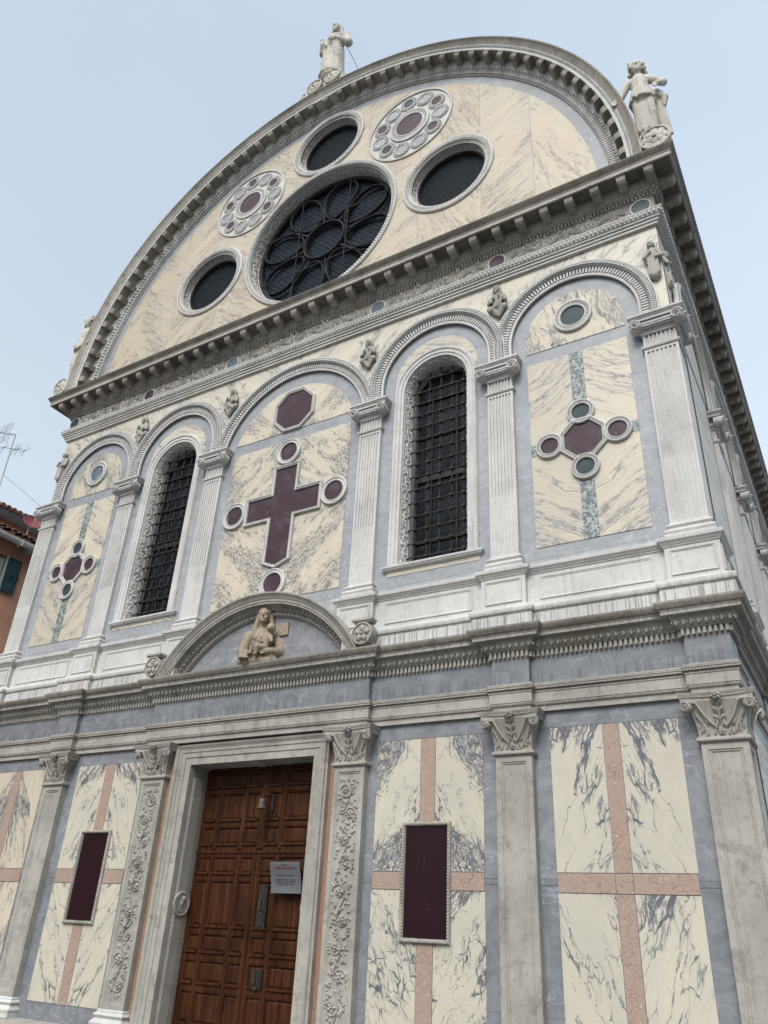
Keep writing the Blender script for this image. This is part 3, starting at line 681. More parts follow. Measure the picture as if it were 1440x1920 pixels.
def low_capital(hw, corner=False):
    g = G(); yb = .01 if not corner else .28
    fr = path_frames(ring_path(hw, .10, corner))
    g.sweep(fr, [(0, 3.235), (.018, 3.238), (.03, 3.252), (.03, 3.27), (.018, 3.282), (.004, 3.288)])
    rings = []
    for k in range(7):
        t = k/6; z = 3.288+t*.30; e_ = .085*t**2.2+.004; h = hw+e_; yf = -.10-.07*t**2.2-.004; bb = yb+ (e_ if corner else 0)
        rings.append([(-h, yf, z), (h, yf, z), (h, bb, z), (-h, bb, z)])
    g.loft(rings)
    def abac(yc, xh, zt, zb, dep):
        top = []
        return top
    # abacus with hollow sides
    ah = hw+.125
    def aloop(z, gr):
        pts = []
        A = ah+gr; yf = -.225-gr; n = 10
        for i in range(n+1):
            t = -1+2*i/n; pts.append((A*t, yf+.055*(1-t*t), z))
        if corner:
            yb2 = .28+.06+gr
            for i in range(1, n+1):
                t = -1+2*i/n; ym = (yf+yb2)/2; pts.append((A-.05*(1-t*t), ym+(yb2-yf)/2*t, z))
            pts.append((-A, yb2, z))
        else: pts += [(A, .015, z), (-A, .015, z)]
        return pts
    g.loft([aloop(3.572, -.022), aloop(3.590, -.016), aloop(3.612, -.016), aloop(3.622, -.002), aloop(3.640, .0), aloop(3.646, .006), aloop(3.662, .010)])
    vr = .046; zv = 3.535
    for s_ in (-1, 1):
        c = V((s_*(hw+.068), -.205, zv)); nv = V((s_*.35, -1, 0)).normalized(); T = V((-nv.y, nv.x, 0))*s_
        volute(g, c, T, Z, nv, vr, .04)
        # stem running from the volute down into the bell
        pts = [V((s_*(hw+.068), -.215, zv+vr)), V((s_*(hw-.02), -.19, zv+.035)), V((s_*(hw*.66), -.165, zv-.06)), V((s_*hw*.42, -.140, zv-.13)), V((s_*hw*.22, -.128, zv-.165)), V((s_*hw*.1, -.13, zv-.135)), V((s_*hw*.2, -.135, zv-.105))]
        sm = []
        for i in range(len(pts)-1):
            for t in (0, .5): sm.append(pts[i].lerp(pts[i+1], t))
        sm.append(pts[-1]); g.tube(sm, .014, 5, .009)
        # acanthus at the corner
        mp = lambda u, v, h, s_=s_: (u, -.112-.05*((v+.12)/.24)**2-h, zv-.13+v)
        for q in range(4): leaf(g, mp, s_*(hw*.55+.022*q), -.10+.04*q, pi/2-s_*.35, .085, .02, .022)
    if corner:
        for (yy) in (-.15, .26):
            sg_ = -1 if yy < 0 else 1
            nv = V((1, .3*sg_, 0)).normalized(); T = V((-nv.y, nv.x, 0))*sg_
            volute(g, V((hw+.105, yy+ (-.01 if sg_ < 0 else .05), zv)), T, Z, nv, vr, .035)
            g.tube([V((hw+.115, yy, zv+vr)), V((hw+.08, yy*.6+.04, zv)), V((hw+.05, .09+(yy-.09)*.4, zv-.09)), V((hw+.03, .09+(yy-.09)*.15, zv-.15))], .014, 5, .009)
    mp = lambda u, v, h: (u, -.116-.05*max(0, (v+.13)/.25)**2-h, zv-.13+v)
    for q in range(3):
        for s_ in (-1, 1): leaf(g, mp, 0, .02+.06*q, pi/2-s_*(1.0-.15*q), .075, .02, .022)
    leaf(g, mp, 0, -.02, pi/2, .20, .012, .018); flower(g, mp, 0, -.085, .038, .018, 5)
    rr_ = random.Random(5)
    for q in range(26): leaf(g, mp, rr_.uniform(-hw*.95, hw*.95), rr_.uniform(-.13, -.02), pi/2+rr_.uniform(-.5, .5), rr_.uniform(.05, .09), .013, .014)
    # rosette on the abacus
    for k in range(6):
        a = k*pi/3+.3; g.ell((.030*cos(a), -.205, 3.618+.024*sin(a)), X, Z, Y, .022, .016, .034, 7, 4)
    g.ell((0, -.235, 3.618), X, Z, Y, .014, .014, .02, 6, 4)
    return g
def low_pilaster(hw, corner, carved):
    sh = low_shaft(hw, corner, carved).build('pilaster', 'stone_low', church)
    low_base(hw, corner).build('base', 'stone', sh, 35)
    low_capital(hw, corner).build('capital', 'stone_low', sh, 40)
    if carved:
        g = G(); mp = lambda u, v, h: (v, -.081-h, .86+u)
        rinceau(g, mp, 2.26, (hw-.07)*2, .022, random.Random(3), 1.0, 14); g.build('carved_scroll', 'stone_low', sh, 25)
    return sh
pc = low_pilaster(.195, True, False); pc.location = (5.375, 0, 0)
copy_tree(pc, church, (-5.375, 0, 0), scale=(-1, 1, 1))
pp = low_pilaster(.19, False, False); pp.location = (3.42, 0, 0); copy_tree(pp, church, (-3.42, 0, 0))
pcv = low_pilaster(.195, False, True); pcv.location = (1.495, 0, 0); copy_tree(pcv, church, (-1.495, 0, 0), scale=(-1, 1, 1))
SIDE_Y = [2.45+2.28*i for i in range(7)]
for yy in SIDE_Y: copy_tree(pp, church, (XW, yy, 0), rotz=pi/2)

# --- upper pilasters -------------------------------------------------------
def fl_profile(hw, yf, dep, n=7, sides=None):
    """front edge of a fluted face from -hw to hw (x, y)"""
    m = .022; w = (2*hw-2*m)/n; pts = [(-hw, yf)]
    for i in range(n):
        a = -hw+m+w*i; fl = w*.66; o = (w-fl)/2
        pts += [(a+o, yf), (a+o+fl*.15, yf+dep*.75), (a+o+fl*.5, yf+dep), (a+o+fl*.85, yf+dep*.75), (a+o+fl, yf)]
    pts.append((hw, yf)); return pts
def fluted(g, hw, yf, z0, z1, dep, corner, yb):
    pf = fl_profile(hw, yf, dep)
    if corner:
        w2 = (yb-yf)/2; s = fl_profile(w2, 0, dep)
        pf = pf+[(hw-q[1], yf+w2+q[0]) for q in s[1:]]
    else: pf = pf+[(hw, yb)]
    pf = [(-hw, .01)]+pf
    g.loft([[(x, y, z0) for x, y in pf], [(x, y, z1) for x, y in pf]])
UZ0, UZ1 = 5.45, 7.745
def up_shaft(hw, corner):
    g = G(); yb = .01 if not corner else .30
    fluted(g, hw, -.055, UZ0, UZ0+.03, .0, corner, yb)
    fluted(g, hw, -.055, UZ0+.03, UZ0+.80, .009, corner, yb)
    fluted(g, hw, -.055, UZ0+.80, UZ1-.035, .020, corner, yb)
    fluted(g, hw, -.055, UZ1-.035, UZ1, .0, corner, yb)
    return g
def up_base(hw, corner):
    g = G(); fr = path_frames(ring_path(hw, .055, corner, .30))
    g.sweep(fr, [(0, 5.455), (.012, 5.445), (.012, 5.435), (.03, 5.425), (.04, 5.41), (.03, 5.392), (.022, 5.385), (.024, 5.372), (.05, 5.36), (.06, 5.34), (.052, 5.318), (.046, 5.315), (.06, 5.31), (.06, 5.25), (0, 5.25)])
    return g
def up_capital(hw, corner):
    g = G(); yb = .01 if not corner else .30
    fr = path_frames(ring_path(hw, .055, corner, .30))
    g.sweep(fr, [(0, 7.745), (.016, 7.75), (.026, 7.765), (.026, 7.78), (.004, 7.788)])
    fluted(g, hw-.002, -.053, 7.788, 7.965, .020, corner, yb)
    g.sweep(fr, [(0, 7.95), (.012, 7.955), (.02, 7.968), (.02, 7.98), (.03, 7.985), (.05, 8.01), (.05, 8.03), (0, 8.035)])
    yc = -.10; L = hw+.075
    # abacus
    g.sweep(path_frames(ring_path(hw+.10, .145, corner, .40)), [(-.2, 8.118), (.0, 8.118), (.0, 8.145), (.008, 8.15), (.022, 8.175), (.03, 8.18), (.03, 8.205), (-.25, 8.208)])
    for s_ in (-1, 1): volute(g, (s_*(hw+.045), -.155, 8.045), X*s_, Z, V((0, -1, 0)), .07, .10)
    if corner:
        for (yy, s_) in ((-.06, -1), (.34, 1)): volute(g, (hw+.10, yy, 8.045), Y*s_, Z, X.copy(), .07, .10)
    return g
def up_roll(hw, corner):
    g = G(); n = 8; R = .062
    def roll(p0, p1, A, c):
        fr = [(p0, A, Z), (p1, A, Z)]; g.sweep(fr, [(R*cos(t)*1.0, R*sin(t)) for t in [-pi/2+pi*i/n for i in range(n+1)]])
    roll(V((-hw-.03, -.085, 8.055)), V((hw+.03, -.085, 8.055)), V((0, -1, 0)), 0)
    if corner: roll(V((hw+.03, -.06, 8.055)), V((hw+.03, .34, 8.055)), X, 0)
    g.box(-hw-.03, hw+.03, -.085, 0 if not corner else .33, 7.995, 8.118)
    return g
def up_pilaster(hw, corner):
    sh = up_shaft(hw, corner).build('pilaster', 'stone', church, 30)
    up_base(hw, corner).build('base', 'stone', sh, 35)
    cp = up_capital(hw, corner).build('capital', 'stone', sh, 35)
    up_roll(hw, corner).build('scaled_roll', 'stone_scale', cp, 35)
    return sh
uc = up_pilaster(.19, True); uc.location = (5.375, 0, 0); copy_tree(uc, church, (-5.375, 0, 0), scale=(-1, 1, 1))
u_ = up_pilaster(.172, False)
first = True
for x in (PU[0], PU[1], -PU[0], -PU[1]):
    if first: u_.location = (x, 0, 0); first = False
    else: copy_tree(u_, church, (x, 0, 0))
for yy in SIDE_Y: copy_tree(u_, church, (XW, yy, 0), rotz=pi/2)

# --- lower entablature -------------------------------------------------------
def res_path(xs, yw, yr, xe, xw_side, xr_side, sy, side_from=.30, hw=.21, half=None):
    """front path with ressauts at the intervals xs, then down the right side with ressauts at sy"""
    p = [(-xe, LEN), (-xe, yr)]
    for a, b in xs:
        if a > -xe+.01: p += [(a, yw), (a, yr)]
        if b < xe-.01: p += [(b, yr), (b, yw)]
    p += [(xe, yr), (xe, side_from), (xw_side, side_from)]
    for y in sy: p += [(xw_side, y-hw), (xr_side, y-hw), (xr_side, y+hw), (xw_side, y+hw)]
    p += [(xw_side, LEN)]; return p
XE = 5.57
low_xs = [(-XE, -5.165), (-3.625, -3.215), (-1.70, 1.70), (3.215, 3.625), (5.165, XE)]
fr = path_frames(res_path(low_xs, -.045, -.115, XE, 5.545, XE, SIDE_Y))
g = G(); g.sweep(fr, [(-.1, 3.664), (0., 3.664), (0, 3.722), (.016, 3.724), (.016, 3.750), (.026, 3.752), (.026, 3.848), (.034, 3.852), (.034, 3.866), (.036, 3.868)])
beads(g, fr, .018, 3.737, .028, .012); g.sweep(fr, [(.034, 3.926), (.036, 3.928), (.036, 3.944), (0, 3.946)])
g.build('architrave', 'stone_low', church, 35)
g = G(); g.sweep(fr, [(.030, 3.866), (.046, 3.872), (.054, 3.885), (.056, 3.898), (.054, 3.911), (.046, 3.922), (.030, 3.928)]); g.build('scaled_torus', 'stone_low_scale', church, 50)
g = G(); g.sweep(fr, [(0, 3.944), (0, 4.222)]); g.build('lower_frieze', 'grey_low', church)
g = G(); g.sweep(fr, [(0, 4.22), (.003, 4.224), (.003, 4.286), (.040, 4.290), (.040, 4.300), (.052, 4.304), (.085, 4.378), (.095, 4.384), (.095, 4.396), (.155, 4.400), (.155, 4.428), (.160, 4.434), (.165, 4.446)])
dentils(g, fr, .020, 4.254, .050, .018, .030, .55); eggs(g, fr, .070, 4.342, .072, .022, .034)
for p, T, A, B in walk(fr, .073, 4.342, .072, phase=0.): g.obox(p, T, (A+B*.8).normalized(), (B-A*.8).normalized(), .005, .012, .030)
lc = g.build('lower_cornice', 'stone_low', church, 35)
g = G(); g.sweep(fr, [(.160, 4.444), (.167, 4.447), (.185, 4.462), (.200, 4.492), (.205, 4.500), (.205, 4.520), (-.12, 4.532)]); g.build('cymatium', 'stone_lip', lc, 35)

# --- dado under the upper order ------------------------------------------------
up_xs = [(-5.63, -5.105), (-3.635, -3.115), (-1.70, -1.18), (1.18, 1.70), (3.115, 3.635), (5.105, 5.63)]
up = res_path(up_xs, -.075, -.135, 5.63, 5.575, 5.63, SIDE_Y, .36, .26)
ia = up.index((-1.18, -.075)); ib = up.index((1.18, -.075))
g = G()
PRL = [(-.08, 4.53), (.085, 4.53), (.085, 4.665), (.076, 4.67), (.076, 4.685), (.098, 4.695), (.108, 4.715), (.104, 4.745), (.088, 4.758), (.07, 4.76), (.062, 4.772), (.03, 4.785), (.015, 4.805), (0, 4.81)]
PRU = [(0, 4.81), (0, 5.150), (.012, 5.155), (.012, 5.165), (.022, 5.172), (.034, 5.190), (.04, 5.2), (.052, 5.206), (.056, 5.222), (.056, 5.248), (-.14, 5.256)]
for xi, pr in ((1.43, PRL), (1.18, PRU)):
    for fr in (path_frames(up[:ia-1]+[(-xi, -.135), (-xi, .0)]), path_frames([(xi, 0), (xi, -.135)]+up[ib+2:])): g.sweep(fr, pr)
def mould_rect(g, x0, x1, z0, z1, y, w=.026, h=.014, xf=None):
    fr = [(V((x, y, z)), V((ax, 0, az)), V((0, -1, 0))) for x, z, ax, az in ((x0, z0, -1, -1), (x1, z0, 1, -1), (x1, z1, 1, 1), (x0, z1, -1, 1))]
    g2 = G(); g2.sweep(fr, [(0, 0), (0, h), (-w*.35, h), (-w*.5, h*.5), (-w*.8, h*.45), (-w, -.002)], closed=True)
    xface(g, g2, xf or (lambda p: p))
for a, b in up_xs: mould_rect(g, a+.045, b-.045, 4.845, 5.115, -.135)
for a, b in ((-5.105, -3.635), (-3.115, -1.70), (1.70, 3.115), (3.635, 5.105)): mould_rect(g, a+.14, b-.14, 4.85, 5.11, -.075, .03, .012)
mould_rect(g, -.10, .32, 4.845, 5.115, 0, xf=lambda p: (5.63-p[1], p[0], p[2]))
g.build('dado', 'stone', church, 35)

# --- archivolts ------------------------------------------------------------------
def archivolt(cx, rg, cz, rt_, y=0., z0=8.21, parent=church):
    if z0 > cz: a = math.asin((z0-cz)/rt_); fr = arc_frames(0, cz, a, pi-a, 44, y)
    else: fr = stilt_frames(0, cz, z0, 44, y)
    w = rt_-rg; t0 = rg+w*.44; t1 = rg+w*.54
    g = G(); g.sweep(fr, [(rg, 0), (rg, .03), (rg+w*.12, .034), (rg+w*.13, .022), (rg+w*.17, .022), (rg+w*.18, .004), (t0+.02, .008), (t0+.022, .055), (t1, .058), (t1, .04)])
    mid = (rg+w*.18+t0+.02)/2
    for p, T, A, B in walk(fr, mid, .021, .043): g.obox(p, T, A, B, .0115, (t0+.02-rg-w*.18)/2-.001, .021)
    beads(g, fr, rg+w*.15, .024, .034, .009)
    g.sweep(fr, [(rt_-.02, .045), (rt_-.015, .056), (rt_, .056), (rt_, .0)])
    o = g.build('archivolt', 'stone', parent, 35, (cx, 0, 0))
    g = G(); c = (t1+rt_-.02)/2; R = (rt_-.02-t1)/2
    g.sweep(fr, [(c-R*cos(t), .042+R*.95*sin(t)) for t in [pi*i/8 for i in range(9)]]); g.build('scaled_torus', 'stone_scale', o, 60)
    return o
arcs = []
for k, (cx, ri, rg, cz, rt_) in enumerate(BAYC): arcs.append(archivolt(cx, rg, cz, rt_, -.022-.004*(k % 2)))
sa = None
for k, yy in enumerate([1.32]+[y+1.14 for y in SIDE_Y[:-1]]):
    copy_tree(arcs[4], church, (XW, yy, 0), rotz=pi/2)
    x = XW+.009
    for q in ([(x, yy-.68, 5.49), (x, yy+.68, 5.49), (x, yy+.68, 8.07), (x, yy-.68, 8.07)],
              [(x, yy-.76+1.52*i/20, 8.445+sqrt(max(0, .76**2-(-.76+1.52*i/20)**2))) for i in range(21)]+[(x, yy+.76, 8.25), (x, yy-.76, 8.25)],
              [(x, yy-.68, .73), (x, yy+.68, .73), (x, yy+.68, 3.49), (x, yy-.68, 3.49)]):
        g = G(); g.face(q, [(p[1]*1.1+k*3, p[2]) for p in q]); g.build('side_panel', 'pav_soft', church)
g = G(); g.face([(XW+.006, -.02, 8.21), (XW+.006, LEN, 8.21), (XW+.006, LEN, 9.69), (XW+.006, -.02, 9.69)]); g.build('side_spandrel', 'pav_pale', church)

# --- upper entablature and cornice --------------------------------------------------
CP = [(-XE, LEN), (-XE, -.06), (XE, -.06), (XE, LEN)]
fr = path_frames(CP)
g = G(); g.sweep(fr, [(-.06, 9.683), (.004, 9.683), (.004, 9.722), (.024, 9.724), (.024, 9.762), (.046, 9.764), (.046, 9.796), (.062, 9.798), (.066, 9.812), (.088, 9.86), (.094, 9.868), (.094, 9.882), (0, 9.886)])
eggs(g, fr, .078, 9.832, .058, .018, .026); g.build('architrave', 'stone', church, 35)
g = G(); g.sweep(fr, [(0, 9.884), (0, 10.184)]); fz = g.build('upper_frieze', 'stone_low', church)
FD = [(-5.40, 'green'), (-3.40, 'porph_up'), (-1.44, 'blue'), (1.44, 'blue'), (3.40, 'porph_up'), (5.40, 'green')]
for i in range(5):
    x0, x1 = FD[i][0]+.20, FD[i+1][0]-.20
    g = G(); mp = lambda u, v, h: (x0+u, -.061-h, 10.033+v); rinceau(g, mp, x1-x0, .29, .050, random.Random(20+i), 1.1, 8)
    g.build('carved_frieze', 'stone_carve', fz, 25)
for x, mt in FD:
    g = G(); g.lathe([(0, .022), (.118, .022), (.118, 0)], (x, -.06, 10.035), (0, -1, 0), 28); d = g.build('disc', mt, fz, 30)
    g = G(); g.lathe([(.118, 0), (.118, .026), (.128, .032), (.138, .026), (.140, 0)], (x, -.06, 10.035), (0, -1, 0), 28); g.build('frame', 'stone', d, 30)
# side frieze relief
g = G(); mp = lambda u, v, h: (XE+h+.001, .1+u, 10.033+v); rinceau(g, mp, 12, .28, .03, random.Random(44), 1.05, 8); g.build('carved_frieze', 'stone_carve', fz, 25)
g = G(); g.sweep(fr, [(0, 10.182), (.004, 10.186), (.004, 10.240), (.038, 10.244), (.042, 10.252), (.078, 10.312), (.088, 10.318), (.088, 10.330), (.098, 10.334), (.098, 10.424)])
dentils(g, fr, .020, 10.213, .050, .017, .024, .52); eggs(g, fr, .064, 10.282, .075, .022, .032)
g.build('dentil_course', 'stone_low', church, 35)
g = G(); g.sweep(fr, [(.09, 10.424), (.308, 10.426), (.322, 10.4265), (.322, 10.51), (.334, 10.512), (.350, 10.53), (.366, 10.565), (.378, 10.582), (.380, 10.600), (-.3, 10.625)])
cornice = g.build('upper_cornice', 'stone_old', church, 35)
g = G(); g.sweep(fr, [(.30, 10.4235), (.326, 10.4235), (.326, 10.484), (.331, 10.488), (.331, 10.512), (.32, 10.514)]); beads(g, fr, .333, 10.500, .030, .010); g.build('corona', 'stone_low', cornice, 35)
def bracket_mesh():
    g = G(); w = .057
    pr = [(.0, 10.424), (.198, 10.424), (.198, 10.385), (.188, 10.345), (.165, 10.318), (.13, 10.312), (.09, 10.328), (.05, 10.314), (.0, 10.310)]
    a = [(-w, -q, z) for q, z in pr]; b = [(w, -q, z) for q, z in pr]; g.loft([a, b])
    g.box(-w-.008, w+.008, -.203, -.001, 10.405, 10.4235)
    return g
bk = bracket_mesh().build('bracket', 'stone_lip', cornice)
nb = 33
for i in range(nb):
    x = -5.60+11.20*i/(nb-1); o = bk if i == 0 else bk.copy()
    if i: COL.objects.link(o); o.parent = cornice
    o.location = (x, -.06-.098, 0)
for i in range(18):
    o = bk.copy(); COL.objects.link(o); o.parent = cornice; o.location = (XE+.098, -.03+.347*i, 0); o.rotation_euler = (0, 0, pi/2)
g = G()
for i in range(18, 57):
    q = bracket_mesh(); xface(g, q, lambda p: (XE+.098-p[1], -.03+.347*i+p[0], p[2]))
g.build('bracket', 'stone_lip', cornice, kind='stuff')

# --- the great gable arch -----------------------------------------------------------
fr = arc_frames(0, LZ, -.01, pi+.01, 120, 0)
g = G(); g.sweep(fr, [(5.10, 0), (5.10, .02), (5.125, .026), (5.125, .008), (5.185, .012), (5.19, .052), (5.20, .056), (5.255, .088), (5.265, .098), (5.275, .10), (5.275, .105), (5.365, .108)])
dentils(g, fr, 5.155, .030, .052, .029, .024, .52); eggs(g, fr, 5.225, .078, .075, .030, .022)
beads(g, fr, 5.112, .028, .03, .01)
ga = g.build('gable_arch', 'stone', church, 35)
g = G(); g.sweep(fr, [(5.362, .10), (5.366, .29), (5.40, .300), (5.43, .31), (5.432, .325), (5.445, .330), (5.50, .352), (5.535, .378), (5.545, .390), (5.565, .392), (5.575, .30), (5.575, -.35)])
gc = g.build('arch_cornice', 'stone_lip', ga, 35)
g = G(); g.sweep(fr, [(5.360, .285), (5.362, .306), (5.402, .309), (5.406, .316), (5.428, .318), (5.434, .33), (5.445, .331)]); beads(g, fr, 5.417, .320, .034, .010); g.build('corona', 'stone', ga, 35)
for i in range(49):
    a = radians(3.2+173.6*i/48)
    if i == 0:
        g = G(); pr = [(.0, 0), (.19, 0), (.19, -.04), (.178, -.078), (.155, -.10), (.12, -.104), (.085, -.09), (.05, -.102), (.0, -.106)]; w = .057
        g.loft([[(-w, -.108-q, z) for q, z in pr], [(w, -.108-q, z) for q, z in pr]]); g.box(-w-.008, w+.008, -.305, -.11, -.02, -.0015)
        b0 = g.build('bracket', 'stone_lip', gc)
    else: b0 = b0.copy(); COL.objects.link(b0); b0.parent = gc
    b0.location = (5.364*cos(a), 0, LZ+5.364*sin(a)); b0.rotation_euler = (0, pi/2-a, 0)
# --- windows ---------------------------------------------------------------------------
def band_mp(fr, r0, r1, b0, b1):
    """map (u along the swept line, v in -.5...5 from (r0,b0) to (r1,b1), h towards the opening)"""
    ps = [P+A*((r0+r1)/2) for P, A, B in fr]; L = [0.]
    for k in range(1, len(ps)): L.append(L[-1]+(ps[k]-ps[k-1]).length)
    def mp(u, v, h):
        u = max(0, min(L[-1]-1e-6, u)); k = 1
        while L[k] < u: k += 1
        t = (u-L[k-1])/max(L[k]-L[k-1], 1e-9); P = fr[k-1][0].lerp(fr[k][0], t); A = fr[k-1][1].lerp(fr[k][1], t).normalized(); B = fr[k][2]
        return P+A*(r0+(r1-r0)*(v+.5)-h)+B*(b0+(b1-b0)*(v+.5))
    return mp, L[-1]
def window():
    fr = stilt_frames(0, WIN_CZ, 5.625, 30, 0)
    g = G(); g.sweep(fr, [(.475, -.005), (.478, .018), (.50, .022), (.515, .022), (.52, .034), (.565, .036), (.575, .050), (.60, .054), (.612, .044), (.62, .03), (.622, 0)])
    g.sweep(fr, [(.478, .01), (.475, -.01), (.470, -.012), (.442, -.145), (.448, -.152), (.432, -.158), (.428, -.42)])
    w = g.build('window', 'stone', church, 35)
    mp, L = band_mp(fr, .467, .446, -.015, -.14); Wd = .125
    g = G(); rinceau(g, lambda u, v, h: mp(u, v/.135, h), L, Wd, .022, random.Random(9), 1.05, 14); g.build('carved_jamb', 'stone_carve', w, 25)
    g = G(); fr2 = path_frames([(-.625, .0), (-.625, -.002), (.625, -.002), (.625, 0)])
    g.sweep(fr2, [(0, 5.555), (.03, 5.56), (.045, 5.57), (.05, 5.585), (.06, 5.59), (.062, 5.61), (.05, 5.622), (0, 5.63)]); g.box(-.475, .475, .0, .40, 5.60, 5.626); g.build('sill', 'stone', w, 35)
    g = G(); g.sheet(arch_loop(0, .43, 5.626, WIN_CZ), [], .285, lambda x, z: (x+.5, z)); g.build('glass', 'glass_pane', w)
    g = G()
    for x in (-.40, -.17, .20): g.box(x-.010, x+.010, .262, .284, 5.63, 8.5)
    for z, t in ((6.96, .04), (6.02, .010), (7.62, .010), (8.23, .010)): g.box(-.426, .426, .258, .282, z-t, z+t)
    g.build('casement', 'iron', w)
    g = G(); xs = [-.345, -.172, 0, .172, .345]; zs = [5.78+.197*i for i in range(15)]; yb = .175
    hh = lambda x, R=.442: WIN_CZ+sqrt(max(0, R*R-x*x))
    for x in xs: g.tube([(x, yb, 5.60), (x, yb, hh(x))], .0115, 6)
    for z in zs:
        wv = .440 if z < WIN_CZ else sqrt(max(.01, .440**2-(z-WIN_CZ)**2))
        g.tube([(-wv, yb-.02, z-.012), (-wv+.03, yb-.02, z), (wv, yb-.012, z)], .0115, 6)
        for x in xs:
            if abs(x) < wv: g.box(x-.019, x+.019, yb-.034, yb+.012, z-.017, z+.017)
    g.build('grille', 'iron', w, 40)
    return w
w1 = window(); w1.location = (2.42, 0, 0); copy_tree(w1, church, (-2.42, 0, 0))

def ring_window(cx, cz, ro, rg, dep, mat, hexa, name):
    fr = arc_frames(cx, cz, 0, 2*pi, 64); fr = fr[:-1]; w = ro-rg; rj = rg+w*.42
    g = G(); g.sweep(fr, [(rj, -.005), (rj, .03), (rj+w*.08, .036), (rj+w*.1, .024), (ro-w*.22, .040), (ro-w*.14, .046), (ro-w*.05, .040), (ro, .03), (ro, 0)], closed=True)
    k = .046 if ro < 1 else .055
    for p, T, A, B in walk(fr, (rj+ro-w*.12)/2, .036, k, True): g.obox(p, T, A, B, k*.27, w*.15, .009)
    g.sweep(fr, [(rj, .01), (rj-.005, -.01), (rg+.02, -dep*.72), (rg+.024, -dep*.76), (rg, -dep*.78), (rg, -dep-.06)], closed=True)
    o = g.build(name, 'stone', church, 35)
    mp, L = band_mp(arc_frames(cx, cz, 0, 2*pi, 64), rj-.008, rg+.024, -.015, -dep*.70); Wd = hypot(rj-rg-.03, dep*.68)
    g = G(); rinceau(g, lambda u, v, h: mp(u, v/Wd, h), L, Wd*.92, .028, random.Random(int(cx*10+99)), 1.05, 12); g.build('carved_jamb', 'stone_carve', o, 25)
    g = G(); g.sheet(circ_loop(cx, cz, rg+.01, 48), [], dep+.03, lambda x, z: (x-cx, z-cz)); g.build('glass', mat, o)
    return o
ow = ring_window(*ROSE[:4], ROSE[4], 'glass_dia', False, 'rose_window')
cx, cz = ROSE[:2]; yb = .20
g = G()
def ringt(r, cxx, czz, t, d=.05, y0=yb):
    fr = arc_frames(cxx, czz, 0, 2*pi, 36, y0)[:-1]; g.sweep(fr, [(r-t, -d), (r-t, 0), (r-t*.4, .022), (r+t*.4, .022), (r+t, 0), (r+t, -d)], closed=True)
ringt(1.44, cx, cz, .035); ringt(.43, cx, cz, .025, .07, yb-.01)
for k in range(8):
    a = pi/8+k*pi/4+.12; D = V((cos(a), 0, sin(a))); Nn = V((-sin(a), 0, cos(a))); o_ = V((cx, yb+.004, cz))+D*.95; f3 = []
    for i in range(32):                                            # petal: narrower towards the hub
        t = 2*pi*i/32; p = o_+D*(.46*cos(t))+Nn*(.335*sin(t)*(1+.22*cos(t))); f3.append((p, (D*cos(t)+Nn*sin(t)), V((0, -1, 0))))
    g.sweep(f3, [(-.017, -.05), (-.017, 0), (-.007, .015), (.007, .015), (.017, 0), (.017, -.05)], closed=True)
    b = a+pi/8; T = V((cos(b), 0, sin(b))); A = V((-sin(b), 0, cos(b))); g.obox(V((cx, yb+.03, cz))+T*.66, T, A, Y, .23, .016, .02)
for xx in (-.56, .50): g.box(cx+xx-.008, cx+xx+.008, yb-.045, yb-.03, cz-1.33, cz+1.33)
for zz in (-.60, .52): g.box(cx-1.33, cx+1.33, yb-.043, yb-.029, cz+zz-.008, cz+zz+.008)
g.build('tracery', 'tracery', ow, 40)
for q in OCULI:
    o = ring_window(q[0], q[1], q[2], q[3], q[4], 'glass_hex', True, 'round_window')
    g = G(); fr = arc_frames(q[0], q[1], 0, 2*pi, 48, q[4]-.02)[:-1]; g.sweep(fr, [(q[3]+.005, 0), (q[3]-.03, .005), (q[3]-.04, -.03)], closed=True); g.build('frame', 'iron', o, 40)

# --- inlaid discs of the gable -----------------------------------------------------------
for di, (cx, cz) in enumerate(DISCS):
    R = .845; fr = arc_frames(cx, cz, 0, 2*pi, 60)[:-1]
    g = G(); g.sheet(circ_loop(cx, cz, R-.02, 60), [], -.012); g.sweep(fr, [(R, 0), (R, .032), (R-.025, .036), (R-.03, .02)], closed=True)
    g.sweep(fr, [(.40, .02), (.395, .038), (.355, .042), (.35, .03), (.30, .026), (.285, .040), (.265, .042), (.26, .02)], closed=True)
    for p, T, A, B in walk(fr, .325, .030, .045, True): g.obox(p, T, A, B, .012, .022, .008)
    pts = []
    for k in range(11):
        a = radians(93-k*360/11); px, pz = cx+.605*cos(a), cz+.605*sin(a); f2 = arc_frames(px, pz, 0, 2*pi, 24)[:-1]; pts.append((px, pz))
        g.sweep(f2, [(.172, .008), (.170, .032), (.160, .032), (.158, .006), (.118, .006), (.114, .036), (.102, .036), (.100, .02)], closed=True)
        for p, T, A, B in walk(f2, .138, .027, .036, True): g.obox(p, T, A, B, .0085, .020, .013)
    o = g.build('inlaid_disc', 'stone', church, 35)
    g = G(); g.lathe([(0, .028), (.262, .028), (.262, .0)], (cx, 0, cz), (0, -1, 0), 32); g.build('inlay', 'porph_up', o, 30)
    seq = ['green', 'pavg', 'porph_up', 'pavg', 'porph_up', 'pavg', 'pavg', 'porph_up', 'pavg', 'porph_up', 'pavg']
    for (px, pz), mt in zip(pts, seq):
        g = G(); g.lathe([(0, .026), (.102, .026), (.102, .0)], (px, 0, pz), (0, -1, 0), 20); g.build('inlay', 'grey' if mt == 'pavg' else mt, o, 30)

